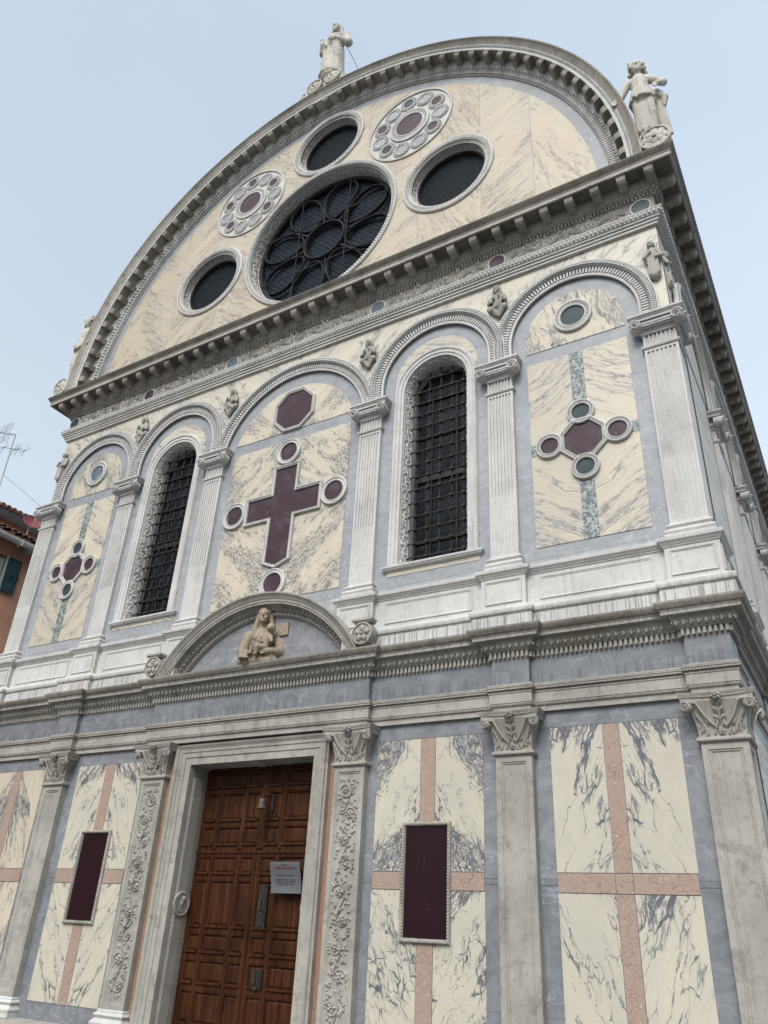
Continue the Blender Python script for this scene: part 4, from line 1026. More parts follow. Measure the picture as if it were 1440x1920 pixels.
# --- roundels, octagons and the porphyry cross ----------------------------------------------
def roundel(cx, cz, ro, rin, mat, rope=True, y=-.004, name='roundel'):
    fr = arc_frames(cx, cz, 0, 2*pi, 36)[:-1]; w = ro-rin
    g = G(); g.sweep(fr, [(ro, .004), (ro, .040), (ro-w*.15, .048), (ro-w*.3, .046), (ro-w*.38, .034), (rin+w*.25, .034), (rin+w*.2, .042), (rin+w*.05, .040), (rin, .012)], closed=True)
    if rope:
        for p, T, A, B in walk(fr, ro-w*.52, .036, .026, True): g.ell(p, (T+A*.5).normalized(), (A-T*.5).normalized(), B, .009, w*.17, .009, 6, 4)
    o = g.build(name, 'stone', church, 35)
    g = G(); g.lathe([(0, .018), (rin+.004, .018), (rin+.004, .004)], (cx, 0, cz), (0, -1, 0), 32)
    g.build('inlay', mat, o)
    return o
def disc_up(cx, cz, mat, r=.25, rin=.155): return roundel(cx, cz, r, rin, mat, True)
disc_up(4.38, 8.66, 'green'); disc_up(-4.38, 8.66, 'blue')
def poly_ring(verts, prof):
    """verts: closed polygon (counter-clockwise), prof: (inset>0 inwards, out)"""
    n = len(verts); fr = []
    for i in range(n):
        p0, p, p1 = V((*verts[i-1], 0)), V((*verts[i], 0)), V((*verts[(i+1) % n], 0))
        d1, d2 = (p-p0).normalized(), (p1-p).normalized(); n1, n2 = V((-d1.y, d1.x, 0)), V((-d2.y, d2.x, 0)); A = (n1+n2)/max(1+n1.dot(n2), .2)
        fr.append((V((p.x, 0, p.y)), V((A.x, 0, A.y)), V((0, -1, 0))))
    return fr, prof
def framed(verts, wdt, mat, name, beaded=0, h=.045):
    fr, pr = poly_ring(verts, None); g = G(); w = wdt
    g.sweep(fr, [(0, .004), (0, h*.8), (w*.15, h), (w*.35, h), (w*.45, h*.75), (w*.75, h*.7), (w*.85, h*.85), (w*.95, h*.8), (w, .014)], closed=True)
    if beaded: beads(g, fr, w*.6, h*.78, beaded, .009, True)
    o = g.build(name, 'stone', church, 35)
    inner = [tuple((P+A*w)[k] for k in (0, 2)) for P, A, B in fr]
    g = G(); g.sheet(inner, [], -.016); g.build('inlay', mat, o); return o
def octagon(cx, cz, r): return [(cx+r*cos(pi/8+k*pi/4), cz+r*sin(pi/8+k*pi/4)) for k in range(8)]
for sg in (-1, 1):
    xc = sg*4.372
    framed(octagon(xc, 6.785, .302), .058, 'porph_up', 'octagon', .03)
    for dx, dz, m in ((0, .375, 'green'), (0, -.388, 'green'), (-.402, 0, 'porph_up'), (.402, 0, 'porph_up')): roundel(xc+dx, 6.782+dz, .168, .108, m)
framed(octagon(.0, 8.638, .412), .052, 'porph_up', 'octagon', .04)
cr = [(-.215, 6.05), (0, 5.955), (.245, 6.05), (.245, 6.735), (.68, 6.735), (.68, 7.185), (.245, 7.185), (.245, 7.63), (-.23, 7.63), (-.23, 7.185), (-.68, 7.185), (-.68, 6.735), (-.23, 6.735)]
cr[0] = (-.23, 6.05)
framed(cr, .047, 'porph_up', 'inlaid_cross', 0, .05)
for (x, z) in ((0, 7.86), (.885, 6.965), (-.885, 6.965), (0, 5.73)): roundel(x, z, .218, .150, 'porph_up', False)

# --- door case -----------------------------------------------------------------------------
g = G(); fr = [(V((sx*.95, 0, z)), V((sx, 0, az)), V((0, -1, 0))) for sx, z, az in ((1, .12, 0), (1, 3.40, 1), (-1, 3.40, 1), (-1, .12, 0))]
g.sweep(fr, [(-.002, -.37), (-.002, -.34), (.012, -.33), (.012, -.30), (-.002, -.29), (-.002, .0), (0, .028), (.085, .030), (.088, .042), (.145, .045), (.150, .055), (.165, .062), (.178, .062), (.182, .045), (.195, .05), (.215, .075), (.228, .082), (.240, .082), (.242, 0)])
dc = g.build('door_case', 'stone_low', church, 35)
for sx in (-1, 1):
    g = G(); s = G(); rp(s, -.285, -.02, .25, 3.30, 0, .035, .02); xface(g, s, lambda p: (sx*(.944-p[1]*.6), -p[0], p[2])); g.build('jamb_panel', 'stone_low', dc)
    g = G(); c = (sx*.93, .155, 1.84); g.lathe([(.135, 0), (.135, .022), (.115, .028), (.105, .014), (.098, .014), (.09, .022), (.0, .020)], c, (-sx, 0, 0), 24)
    g.ell((sx*.915, .155, 1.85), Z, Y, X, .06, .042, .022, 8, 5); g.ell((sx*.905, .165, 1.895), Z, Y, X, .03, .028, .022, 8, 5); g.build('medallion', 'stone_low', dc, 40)
g = G(); g.lathe([(.12, 0), (.12, .012), (.10, .02), (.09, .008), (0, .008)], (0, .15, 3.398), (0, 0, -1), 24)
for k in range(8): g.ell((.055*cos(k*pi/4), .15+.055*sin(k*pi/4), 3.388), V((cos(k*pi/4), sin(k*pi/4), 0)), V((-sin(k*pi/4), cos(k*pi/4), 0)), Z, .032, .018, .012, 7, 4)
g.build('soffit_rosette', 'stone_low', dc, 40)
g = G(); 
for sx in (-1, 1):
    x0, x1 = sorted((sx*1.193, sx*1.298)); g.box(x0, x1, -.022, 0, .3, 3.664)
g.box(-1.19, 1.19, -.020, 0, 3.643, 3.664); g.build('verona_strip', 'orange', church)
# door: framed leaves
dr = G(); dr.box(-.947, .947, .352, .40, .12, 3.41); door = dr.build('door', 'wood', church)
def leaf_grid(xs, zs, sw, rw, name, kn=None):
    g = G(); y0, y1 = .318, .3525; e_ = .0012
    for i, x in enumerate(xs): w = sw[i]; g.box(x-w, x+w, y0, y1, zs[0][0], zs[-1][0])
    for (z, h) in zs:
        for i in range(len(xs)-1): g.box(xs[i]+sw[i]+e_, xs[i+1]-sw[i+1]-e_, y0+.003, y1, z-h, z+h)
    for j in range(len(zs)-1):
        for i in range(len(xs)-1):
            a, b = xs[i]+sw[i]+e_, xs[i+1]-sw[i+1]-e_; c, d = zs[j][0]+zs[j][1]+e_, zs[j+1][0]-zs[j+1][1]-e_
            m = .012
            R4 = [[(p, yy, r) for p, r in ((a+o, c+o), (b-o, c+o), (b-o, d-o), (a+o, d-o))] for o, yy in ((0, .326), (.006, .320), (.016, .322), (.022, .340), (.03, .345), (.05, .334))]
            for k in range(5):
                for q in range(4): t = (q+1) % 4; g.face([R4[k][q], R4[k][t], R4[k+1][t], R4[k+1][q]])
            g.face(R4[-1])
            g.obox(((a+b)/2, .312, c+.018), X, Y, Z, (b-a)/2-.01, .012, .014)
    return g.build(name, 'wood', door)
leaf_grid([-.925, -.685, -.275, .025, .315, .925], [(2.455, .03), (2.735, .026), (3.125, .026), (3.385, .025)], [.022, .022, .022, .05, .022, .022], 0, 'upper_panel')
for x0, cols in ((-1, [-.925, -.695, -.275, -.022]), (1, [.026, .305, .925])):
    leaf_grid(cols, [(.15, .03), (.62, .026), (1.01, .028), (1.315, .03), (1.58, .026), (2.14, .026), (2.40, .024)], [.022, .020, .020, .020][:len(cols)] if x0 < 0 else [.022, .02, .022], 0, 'leaf')
g = G(); g.box(-.945, .945, .306, .318, 2.405, 2.44); g.build('rail', 'wood', door)
for (x0, x1, z0, z1) in ((.115, .235, 1.63, 2.07), (.135, .275, 1.045, 1.225)):
    g = G(); g.box(x0, x1, .296, .318, z0, z1); g.box(x0+.02, x1-.02, .288, .2965, z0+.02, z1-.02); g.build('lock_plate', 'iron', door)
    g = G(); xm, zm = (x0+x1)/2, (z0+z1)/2; g.tube([(xm, .285, zm+.07), (xm, .25, zm+.06), (xm, .245, zm-.03), (xm, .285, zm-.04)], .009, 6); g.lathe([(0, .012), (.016, .01), (.02, 0)], (xm, .288, zm-.08), (0, -1, 0), 12); g.build('handle', 'brass', door, 40)

# --- door pediment ----------------------------------------------------------------------------
fr = arc_frames(0, 3.645, radians(29), radians(151), 60)
g = G(); g.sweep(fr, [(1.57, .05), (1.57, .072), (1.582, .078), (1.582, .088), (1.622, .09), (1.626, .102), (1.634, .106), (1.676, .155), (1.684, .165), (1.692, .166), (1.694, .235), (1.716, .238), (1.722, .248), (1.752, .252), (1.758, .262), (1.776, .270), (1.800, .29), (1.812, .305), (1.83, .308), (1.835, .300), (1.835, .0)])
dentils(g, fr, 1.602, .092, .044, .020, .014, .55); eggs(g, fr, 1.654, .135, .070, .026, .022)
for p, T, A, B in walk(fr, 1.654, .138, .070, phase=0.): g.obox(p, T, (A+B).normalized(), (B-A).normalized(), .005, .026, .010)
pd = g.build('pediment', 'stone_low', church, 35)
a0 = math.asin(.885/1.575); g = G(); g.sheet([(1.575*cos(a), 3.645+1.575*sin(a)) for a in [a0+(pi-2*a0)*i/40 for i in range(41)]], [], -.05); g.build('tympanum', 'grey_low', pd)
for sx in (-1, 1):
    c = V((sx*1.68, -.30, 4.685)); g = G(); g.lathe([(.135, -.12), (.142, 0), (.136, .02), (.120, .022), (.114, .006), (0, .004)], c, (0, -1, 0), 28)
    for k in range(5):
        a = k*2*pi/5+.3; g.ell(c+V((.062*cos(a), -.012, .062*sin(a))), V((cos(a), 0, sin(a))), V((-sin(a), 0, cos(a))), Y, .046, .036, .024, 8, 5)
    g.ell(c+V((0, -.018, 0)), X, Z, Y, .022, .022, .022, 8, 5); g.box(c.x-.135, c.x+.135, -.335, -.20, 4.835, 4.862); g.box(c.x-.115, c.x+.115, -.32, -.20, 4.815, 4.8345); g.build('rosette', 'stone_low', pd, 40)

# --- rosettes crowning the gable -------------------------------------------------------------
def rosette(c, r, dep, name='acroterion'):
    c = V(c); g = G(); g.lathe([(r*.93, -dep), (r*1.0, -.02), (r, .012), (r*.93, .022), (r*.86, .018), (r*.82, -.01), (0, -.012)], c, (0, -1, 0), 30)
    for ring, n, rr, s_, o in ((0, 8, .58, .31, .0), (1, 6, .32, .27, -.018)):
        for k in range(n):
            a = k*2*pi/n+ring*.4; D = V((cos(a), 0, sin(a))); g.ell(c+D*(r*rr)+Y*(o+.004), D, V((-sin(a), 0, cos(a))), (Y+D*.35).normalized(), r*s_, r*s_*.95, .020, 8, 5)
    g.ell(c+Y*(-.03), X, Z, Y, r*.15, r*.15, .025, 8, 5)
    return g
for sx in (-1, 1):
    g = rosette((sx*5.745, -.375, 10.845), .205, .10); o = g.build('acroterion', 'statue', church, 40)
    g = G(); g.box(sx*5.66-.19, sx*5.66+.19, -.27, .14, 10.60, 11.10); g.build('statue_base', 'statue', o)
g = rosette((-.26, -.36, 16.46), .19, .10); o = g.build('acroterion', 'statue', church, 40)
rosette((.17, -.36, 16.50), .19, .10).build('rosette', 'statue', o, 40)
g = G(); g.box(-.27, .31, -.30, .20, 16.0, 16.72); g.build('statue_base', 'statue', o)
for s_, x0 in ((-1, -.42), (1, .34)):
    g = G()
    for k in range(4): g.tube([(x0+s_*.02*k, -.33, 16.24+.03*k), (x0+s_*(.08+.05*k), -.34, 16.30+.07*(2-k)), (x0+s_*(.20+.04*k), -.33, 16.20+.03*(3-k))], .035, 6, .008)
    g.build('leaf_scroll', 'statue', o, 40)
# --- sculpture -------------------------------------------------------------------------------
def blob(parts, vox, smooth=3, sf=.5):
    g = G()
    for p in parts:
        if p[0] == 'e': g.ell(p[1], X, Y, Z, *p[2], 18, 12)
        else:
            a, ra, b, rb = V(p[1]), p[2], V(p[3]), p[4]; d = (b-a); L = d.length; d = d/L if L > 1e-6 else Z
            rings = [(-ra, .02*ra), (-ra*.8, ra*.6), (-ra*.4, ra*.92), (0, ra), (L, rb), (L+rb*.4, rb*.92), (L+rb*.8, rb*.6), (L+rb, .02*rb)]
            g.lathe([(r, h) for h, r in rings], a, d, 14)
    me = bpy.data.meshes.new('tmp'); me.from_pydata(g.v, [], g.f); o = bpy.data.objects.new('tmp', me); COL.objects.link(o)
    m = o.modifiers.new('r', 'REMESH'); m.mode = 'VOXEL'; m.voxel_size = vox
    m2 = o.modifiers.new('s', 'SMOOTH'); m2.iterations = smooth; m2.factor = sf
    dg = bpy.context.evaluated_depsgraph_get(); dg.update(); res = bpy.data.meshes.new_from_object(o.evaluated_get(dg))
    bpy.data.objects.remove(o); bpy.data.meshes.remove(me)
    res.polygons.foreach_set('use_smooth', [True]*len(res.polygons)); return res
def sculpt(name, parts, vox, mat, loc, scale=(1, 1, 1), rotz=0, parent=None, smooth=3):
    me = blob(parts, vox, smooth); me.name = name; me.materials.clear(); me.materials.append(M[mat]); o = bpy.data.objects.new(name, me); COL.objects.link(o)
    o.location = loc; o.scale = scale; o.rotation_euler = (0, 0, rotz); o.parent = parent; return o
C_ = lambda a, ra, b, rb: ('c', a, ra, b, rb)
E_ = lambda c, r: ('e', c, r)
def fingers(h, d, side, L=.07, r=.011, n=5):
    """a small carved hand: palm end h, pointing along d, spread along side"""
    h, d, side = V(h), V(d).normalized(), V(side).normalized(); o = []
    for k in range(4):
        s_ = side*((k-1.5)*.022); l = L*(.85, 1, .95, .75)[k]; o += [C_(h+s_, r, h+s_+d*l*.6, r), C_(h+s_+d*l*.6, r, h+s_+d*l+V((0, -.012, -.008)), r*.8)]
    o.append(C_(h-d*.04-side*.035, r*1.1, h-side*.062+d*.015, r*.9)); return o
def head(c, s=1., beard=False, tilt=-.04):
    c = V(c); q = lambda x, y, z: tuple(c+V((x, y, z))*s)
    p = [E_(q(0, 0, .02), (.088*s, .105*s, .112*s)), E_(q(0, -.03, -.055), (.066*s, .075*s, .075*s)), E_(q(0, -.075, -.095), (.032*s, .03*s, .026*s)),
         C_(q(0, -.098, .035), .013*s, q(0, -.128, -.022), .017*s), C_(q(-.055, -.083, .04), .014*s, q(-.015, -.102, .038), .012*s), C_(q(.055, -.083, .04), .014*s, q(.015, -.102, .038), .012*s),
         E_(q(-.036, -.084, .012), (.018*s, .014*s, .012*s)), E_(q(.036, -.084, .012), (.018*s, .014*s, .012*s)), C_(q(-.022, -.098, -.055), .010*s, q(.022, -.098, -.055), .010*s), C_(q(-.018, -.096, -.070), .010*s, q(.018, -.096, -.070), .010*s),
         E_(q(-.045, -.06, -.03), (.03*s, .03*s, .03*s)), E_(q(.045, -.06, -.03), (.03*s, .03*s, .03*s))]
    return p
rs = random.Random(12)
def statue_christ():
    p = [C_((0, 0, .04), .25, (0, 0, .55), .225), C_((0, 0, .55), .225, (.01, 0, 1.02), .185), C_((0, 0, 1.0), .18, (0, .01, 1.36), .165), C_((-.17, .01, 1.41), .095, (.17, .01, 1.41), .095), C_((0, 0, 1.42), .068, (0, -.03, 1.58), .062)]
    p += head((0, -.05, 1.70))
    p += [E_((0, .0, 1.735), (.112, .115, .108)), C_((.10, -.02, 1.73), .038, (.135, -.01, 1.44), .05), C_((-.10, -.02, 1.73), .038, (-.135, -.01, 1.44), .05), C_((0, .06, 1.72), .09, (0, .07, 1.42), .09), C_((0, -.13, 1.60), .04, (0, -.135, 1.53), .02), C_((.03, -.12, 1.61), .03, (.02, -.13, 1.55), .02), C_((-.03, -.12, 1.61), .03, (-.02, -.13, 1.55), .02)]
    p += [C_((.22, .01, 1.38), .09, (.31, -.02, 1.06), .095), C_((.31, -.02, 1.06), .085, (.06, -.17, 1.17), .05), E_((.01, -.185, 1.19), (.055, .035, .045))]+fingers((-.02, -.19, 1.21), (-.6, 0, .7), (.7, 0, .6), .08, .013)
    p += [C_((-.22, .01, 1.38), .09, (-.28, -.02, 1.04), .085), C_((-.28, -.02, 1.04), .08, (-.25, -.13, 1.15), .048), E_((-.25, -.14, 1.20), (.042, .03, .05))]+fingers((-.25, -.145, 1.23), (0, -.15, 1), (1, 0, 0), .10, .013)
    for i in range(26):
        a = -pi*.05-pi*.9*i/25; x, y = .235*cos(a), .235*sin(a); j = rs.uniform(-.03, .03)
        p.append(C_((x+j, y, .02), rs.uniform(.018, .032), (x*.82, y*.82, rs.uniform(.55, .9)), .012))
    for i in range(6):
        z = .60+.10*i+rs.uniform(-.02, .02); p.append(C_((-.21, -.10, z-.06), .020, (.02, -.205, z-.02), .020)); p.append(C_((.02, -.205, z-.02), .020, (.19, -.09, z+.14), .012))
    for i in range(5): p.append(C_((-.16+.05*i, -.15, 1.02), .018, (-.05+.03*i, -.17, 1.34), .012))
    p += [C_((-.21, -.06, 1.0), .05, (-.23, -.05, .45), .035), C_((-.17, -.10, .98), .04, (-.19, -.11, .50), .03)]
    return p
def statue_angel():
    p = [C_((-.11, .0, .06), .06, (-.10, -.01, .45), .07), C_((-.10, -.01, .45), .072, (-.08, .0, .86), .105), C_((.13, .02, .06), .06, (.12, -.06, .46), .074), C_((.12, -.06, .46), .075, (.08, .0, .86), .11)]
    p += [E_((-.14, -.07, .045), (.05, .12, .04)), E_((.17, -.05, .045), (.05, .12, .04))]
    p += [C_((0, .0, .84), .165, (0, .0, 1.0), .15), C_((0, .0, 1.0), .14, (0, .01, 1.24), .145), C_((-.12, .01, 1.27), .085, (.12, .01, 1.27), .085), C_((0, 0, 1.28), .06, (0, -.01, 1.42), .058)]
    p += head((0, -.03, 1.54), 1.02)
    for i in range(44):
        a = rs.uniform(-.15*pi, 1.15*pi); z = rs.uniform(-.14, .13); r = .115+.025*(1 if z < 0 else .0)
        p.append(E_((r*cos(a), .01+r*sin(a)*.9, 1.56+z), (.034, .034, .034)))
    for i in range(12): a = pi*i/11; p.append(E_((.108*cos(a), -.05, 1.58+.095*sin(a)), (.03, .032, .03)))
    p += [C_((.17, .0, 1.25), .070, (.38, .03, 1.13), .066), C_((.38, .03, 1.13), .060, (.30, -.08, 1.02), .05), E_((.27, -.10, 1.0), (.042, .04, .04))]+fingers((.24, -.11, .99), (-1, 0, -.2), (0, 0, 1), .05, .013)
    p += [C_((-.20, .0, 1.26), .075, (-.33, .0, 1.02), .062), C_((-.33, .0, 1.02), .06, (-.42, -.10, .86), .045), E_((-.43, -.12, .83), (.04, .04, .045))]+fingers((-.435, -.13, .80), (-.3, -.2, -1), (1, 0, 0), .07, .013)
    for i in range(22):
        a = 2*pi*i/22; x, y = cos(a), sin(a); p.append(C_((.14*x, .12*y, 1.02), .026, (.205*x, .175*y, .80+rs.uniform(-.03, .03)), .026))
    p.append(C_((.0, .06, .80), .13, (.02, .07, .08), .15))
    for i in range(9): p.append(C_((-.13+.03*i, -.05-.03*sin(i*.4), .80), .026, (-.15+.038*i, -.04-.05*sin(i*.4), .10+.03*(i % 3)), .024))
    for i in range(5): p.append(C_((.20+.02*i, .10, .95), .04, (.24+.03*i, .12, .12), .03))
    p += [C_((.22, .05, .98), .07, (.36, .06, .84), .06), C_((.36, .06, .84), .06, (.33, .08, .70), .04)]
    return p
ST_G = 'statues along the edge of the gable'
c1 = sculpt('statue', statue_christ(), .0125, 'statue', (.02, -.19, 16.72), rotz=.10)
tag(c1, 'bearded robed stone man with raised hand, at the top of the gable arch', 'statue', ST_G)
g = G(); g.tube([(.24, .0, 1.05), (.50, -.05, .3), (.76, -.10, -.5)], .007, 5); g.build('tie_rod', 'iron', c1)
a1 = sculpt('statue', statue_angel(), .0125, 'statue', (5.66, -.18, 11.10), scale=(.82, .82, 1.0), rotz=.15)
tag(a1, 'curly-haired stone youth in short tunic holding out one arm, right corner of the cornice', 'statue', ST_G)
a2 = a1.copy(); COL.objects.link(a2); a2.location = (-5.72, -.18, 11.10); a2.scale = (-.82, .82, 1); a2.rotation_euler = (0, 0, -.15)
tag(a2, 'stone youth half hidden behind the gable arch, on the left corner of the cornice', 'statue', ST_G)
def statue_madonna():
    p = [C_((0, .02, .10), .17, (0, .02, .42), .125), C_((-.115, .03, .45), .075, (.115, .03, .45), .075), C_((0, .0, .47), .052, (0, -.035, .60), .046)]
    p += head((0, -.06, .665), .84)
    p += [E_((0, -.01, .70), (.092, .10, .095)), C_((-.078, -.035, .70), .030, (-.125, .0, .42), .05), C_((.078, -.035, .70), .030, (.125, .0, .42), .05), C_((0, .05, .69), .085, (0, .07, .42), .12)]
    for i in range(4): z = .735+.016*i; p += [C_((-.078+.008*i, -.075, z-.02), .012, (0, -.118+.012*i, z), .013), C_((0, -.118+.012*i, z), .013, (.078-.008*i, -.075, z-.02), .012)]
    p += [E_((-.055, -.10, .36), (.062, .05, .06)), E_((.06, -.08, .36), (.06, .05, .06))]
    p += [C_((-.19, .02, .42), .072, (-.235, -.04, .20), .070), C_((-.235, -.04, .20), .062, (-.20, -.17, .075), .042), E_((-.185, -.195, .065), (.04, .04, .028))]+fingers((-.165, -.21, .062), (.9, -.35, -.1), (.3, .9, .2), .075, .012)
    for i in range(4): p.append(C_((-.275+.02*i, -.06-.03*i, .20-.035*i), .016, (-.15+.01*i, -.10-.035*i, .19-.035*i), .018))
    p += [C_((.19, .02, .42), .078, (.275, -.04, .20), .078), C_((.275, -.04, .20), .070, (.13, -.20, .15), .045), E_((.10, -.215, .155), (.045, .035, .03))]+fingers((.075, -.225, .165), (-1, -.15, .1), (0, .2, 1), .075, .012)
    for i in range(5): p.append(C_((.22, -.02-.01*i, .40-.05*i), .016, (.31-.005*i, -.06, .30-.05*i), .02))
    p += [C_((-.22, -.05, .05), .07, (.22, -.05, .05), .075), C_((-.12, -.15, .03), .07, (.16, -.15, .04), .06), C_((.18, -.12, .10), .05, (.24, -.13, .0), .05)]
    for i in range(5): p.append(C_((-.15+.03*i, -.19, .09-.012*i), .02, (.18, -.17, .10-.02*i), .02))
    # the child
    p += [C_((.075, -.17, .22), .062, (.09, -.15, .36), .058), E_((.135, -.15, .475), (.058, .064, .066)), E_((.125, -.20, .462), (.04, .028, .04)), C_((.10, -.15, .37), .035, (.125, -.15, .43), .035), E_((.135, -.225, .462), (.009, .012, .009)),
          C_((.05, -.19, .21), .048, (-.05, -.23, .235), .042), C_((-.05, -.23, .235), .038, (-.075, -.23, .12), .028), E_((-.085, -.245, .105), (.028, .036, .018)), C_((.09, -.21, .20), .046, (.01, -.255, .19), .04), C_((.01, -.255, .19), .036, (.0, -.25, .10), .026), E_((-.005, -.268, .09), (.02, .034, .016)),
          C_((.04, -.17, .37), .03, (.0, -.22, .29), .026), C_((.0, -.22, .29), .024, (.06, -.255, .26), .02), C_((.14, -.17, .36), .03, (.175, -.22, .29), .025), E_((.18, -.23, .275), (.022, .02, .022))]
    return p
md = sculpt('madonna_statue', statue_madonna(), .0075, 'madonna', (.03, -.10, 4.53), rotz=.42, parent=None, smooth=1)
tag(md, 'brown stone veiled mother holding a naked child, half-length, above the door', 'statue')
g = G(); g.box(.20, .40, -.075, -.052, 4.93, 5.10); g.build('patch_stone', 'madonna', church)
def fig_bust():
    p = [C_((0, 0, .10), .085, (0, 0, .27), .07), C_((-.075, 0, .29), .042, (.075, 0, .29), .042), C_((0, -.01, .30), .03, (0, -.03, .36), .028)]+head((0, -.045, .405), .52)
    p += [E_((0, -.01, .425), (.06, .06, .06)), C_((-.05, -.02, .42), .022, (-.055, -.01, .35), .022), C_((.05, -.02, .42), .022, (.055, -.01, .35), .022), C_((0, -.075, .36), .022, (0, -.08, .32), .012)]
    p += [C_((-.09, -.0, .28), .038, (-.125, -.035, .17), .036), C_((-.125, -.035, .17), .03, (-.03, -.105, .20), .02), E_((-.02, -.11, .205), (.024, .018, .02)), C_((.09, 0, .28), .038, (.125, -.04, .17), .036), C_((.125, -.04, .17), .032, (.05, -.105, .24), .02), E_((.045, -.11, .255), (.022, .018, .024))]
    for i in range(7): p.append(C_((-.11+.03*i, -.075, .0+.014*i), .013, (.02+.015*i, -.09, .12+.015*i), .013))
    p += [C_((-.11, -.02, .07), .055, (.11, -.02, .06), .055), C_((-.05, -.02, .03), .06, (.02, -.02, -.09), .035), C_((.07, -.02, .03), .05, (.03, -.02, -.08), .03), E_((-.07, -.10, .16), (.035, .012, .045))]
    return p
fb = sculpt('spandrel_figure', fig_bust(), .009, 'stone_low', (3.38, -.045, 9.13), (.92, .85, .95), parent=church, smooth=1)
for x, z, sx in ((-3.38, 9.11, -1), (1.315, 9.02, 1), (-1.315, 9.02, -1)):
    o = fb.copy(); COL.objects.link(o); o.parent = church; o.location = (x, -.045, z); o.scale = (.86*sx, .8, .9)
def fig_stand():
    p = [C_((0, 0, .03), .07, (0, 0, .28), .07), C_((0, 0, .28), .065, (0, 0, .44), .055), C_((-.05, 0, .45), .034, (.05, 0, .45), .034), C_((0, 0, .46), .022, (0, -.01, .51), .022)]+head((0, -.02, .545), .46)
    p += [E_((0, 0, .555), (.048, .048, .05)), C_((-.075, 0, .44), .028, (-.09, -.05, .32), .026), C_((-.09, -.05, .32), .024, (-.02, -.08, .36), .016), E_((-.01, -.085, .365), (.018, .014, .014)), C_((.075, 0, .44), .028, (.10, -.03, .31), .026), C_((.10, -.03, .31), .024, (.05, -.085, .27), .016), E_((.045, -.09, .27), (.016, .014, .018))]
    for i in range(9): p.append(C_((-.065+.016*i, -.055, .03), .011, (-.04+.012*i, -.055, .33), .010))
    for i in range(4): p.append(C_((-.07, -.05, .22+.04*i), .012, (.07, -.05, .28+.03*i), .012))
    return p
fs = sculpt('spandrel_figure', fig_stand(), .008, 'stone_low', (5.44, -.04, 8.80), parent=church, smooth=1)
for x, y, r in ((-5.44, -.04, 0), (5.535, .17, pi/2)):
    o = fs.copy(); COL.objects.link(o); o.parent = church; o.location = (x, y, 8.78); o.rotation_euler = (0, 0, r)

# --- notice board and bell on the door -----------------------------------------------------------
nb_ = empty('notice_board', 'curved grey notice board with red heading, hung on the right door leaf', 'sign', (.545, .235, 2.14))
g = G(); n = 14; hw, hh_ = .208, .158
crv = lambda t: (-.03-.045*(1-t*t)*0-.055*sin((1-(t+1)/2)*pi/2*1.0)+.02, )[0]
pts = [(-hh_+2*hh_*i/n) for i in range(n+1)]
yy_ = lambda z: -.085+.075*cos((z+hh_)/(2*hh_)*pi/2)**1.3
for i in range(n):
    z0, z1 = pts[i], pts[i+1]; y0, y1 = yy_(z0), yy_(z1)
    g.face([(-hw, y0, z0), (hw, y0, z0), (hw, y1, z1), (-hw, y1, z1)])
    for s_ in (-1, 1): g.face([(s_*hw, y0, z0), (s_*hw, y0+.008, z0), (s_*hw, y1+.008, z1), (s_*hw, y1, z1)])
    g.face([(-hw, y0+.008, z0), (-hw, y1+.008, z1), (hw, y1+.008, z1), (hw, y0+.008, z0)])
g.face([(-hw, yy_(-hh_), -hh_), (hw, yy_(-hh_), -hh_), (hw, yy_(-hh_)+.008, -hh_), (-hw, yy_(-hh_)+.008, -hh_)])
g.build('board', 'paper', nb_)
g = G(); g.box(-.03, .03, -.02, .08, -.02, .02); g.box(-.12, .12, .05, .083, -.10, .10); g.build('bracket', 'iron', nb_)
def text(s_, size, z, mat):
    cu = bpy.data.curves.new('lettering', 'FONT'); cu.body = s_; cu.size = size; cu.align_x = 'CENTER'; cu.align_y = 'CENTER'; cu.offset = .0006
    o = bpy.data.objects.new('t', cu); COL.objects.link(o); dg = bpy.context.evaluated_depsgraph_get(); me = bpy.data.meshes.new_from_object(o.evaluated_get(dg)); bpy.data.objects.remove(o)
    for v in me.vertices: zz = z+v.co.y; v.co = (v.co.x, yy_(zz)-.002, zz)
    me.materials.clear(); me.materials.append(M[mat]); me.name = 'lettering'; o = bpy.data.objects.new('lettering', me); COL.objects.link(o); o.parent = nb_
text('Chiesa di', .026, .125, 'ink'); text('S. Maria dei Miracoli', .036, .093, 'ink_red')
text('orario di apertura alle visite', .021, .022, 'ink')
text('Sono in SM Formosa e Madonna', .021, -.022, 'ink'); text("dell'Orto, e possibile il biglietto", .021, -.047, 'ink'); text('cumulativo di tutte le visite', .021, -.070, 'ink')
bl = empty('bell', 'small bronze bell with a flared rim fixed high on the wooden door', 'bell', (.12, .16, 2.93))
g = G(); g.lathe([(.0, .06), (.036, .058), (.045, .042), (.048, .0), (.054, -.038), (.068, -.052), (.068, -.058), (.056, -.05), (.0, -.042)], (0, 0, 0), (0, 0, 1), 20); g.build('bell_body', 'bell', bl, 40)
g = G(); g.tube([(0, 0, .068), (0, .02, .095), (.02, .10, .10), (.03, .16, .09)], .010, 6); g.box(.01, .06, .145, .158, -.06, .13); g.build('bracket', 'iron', bl)

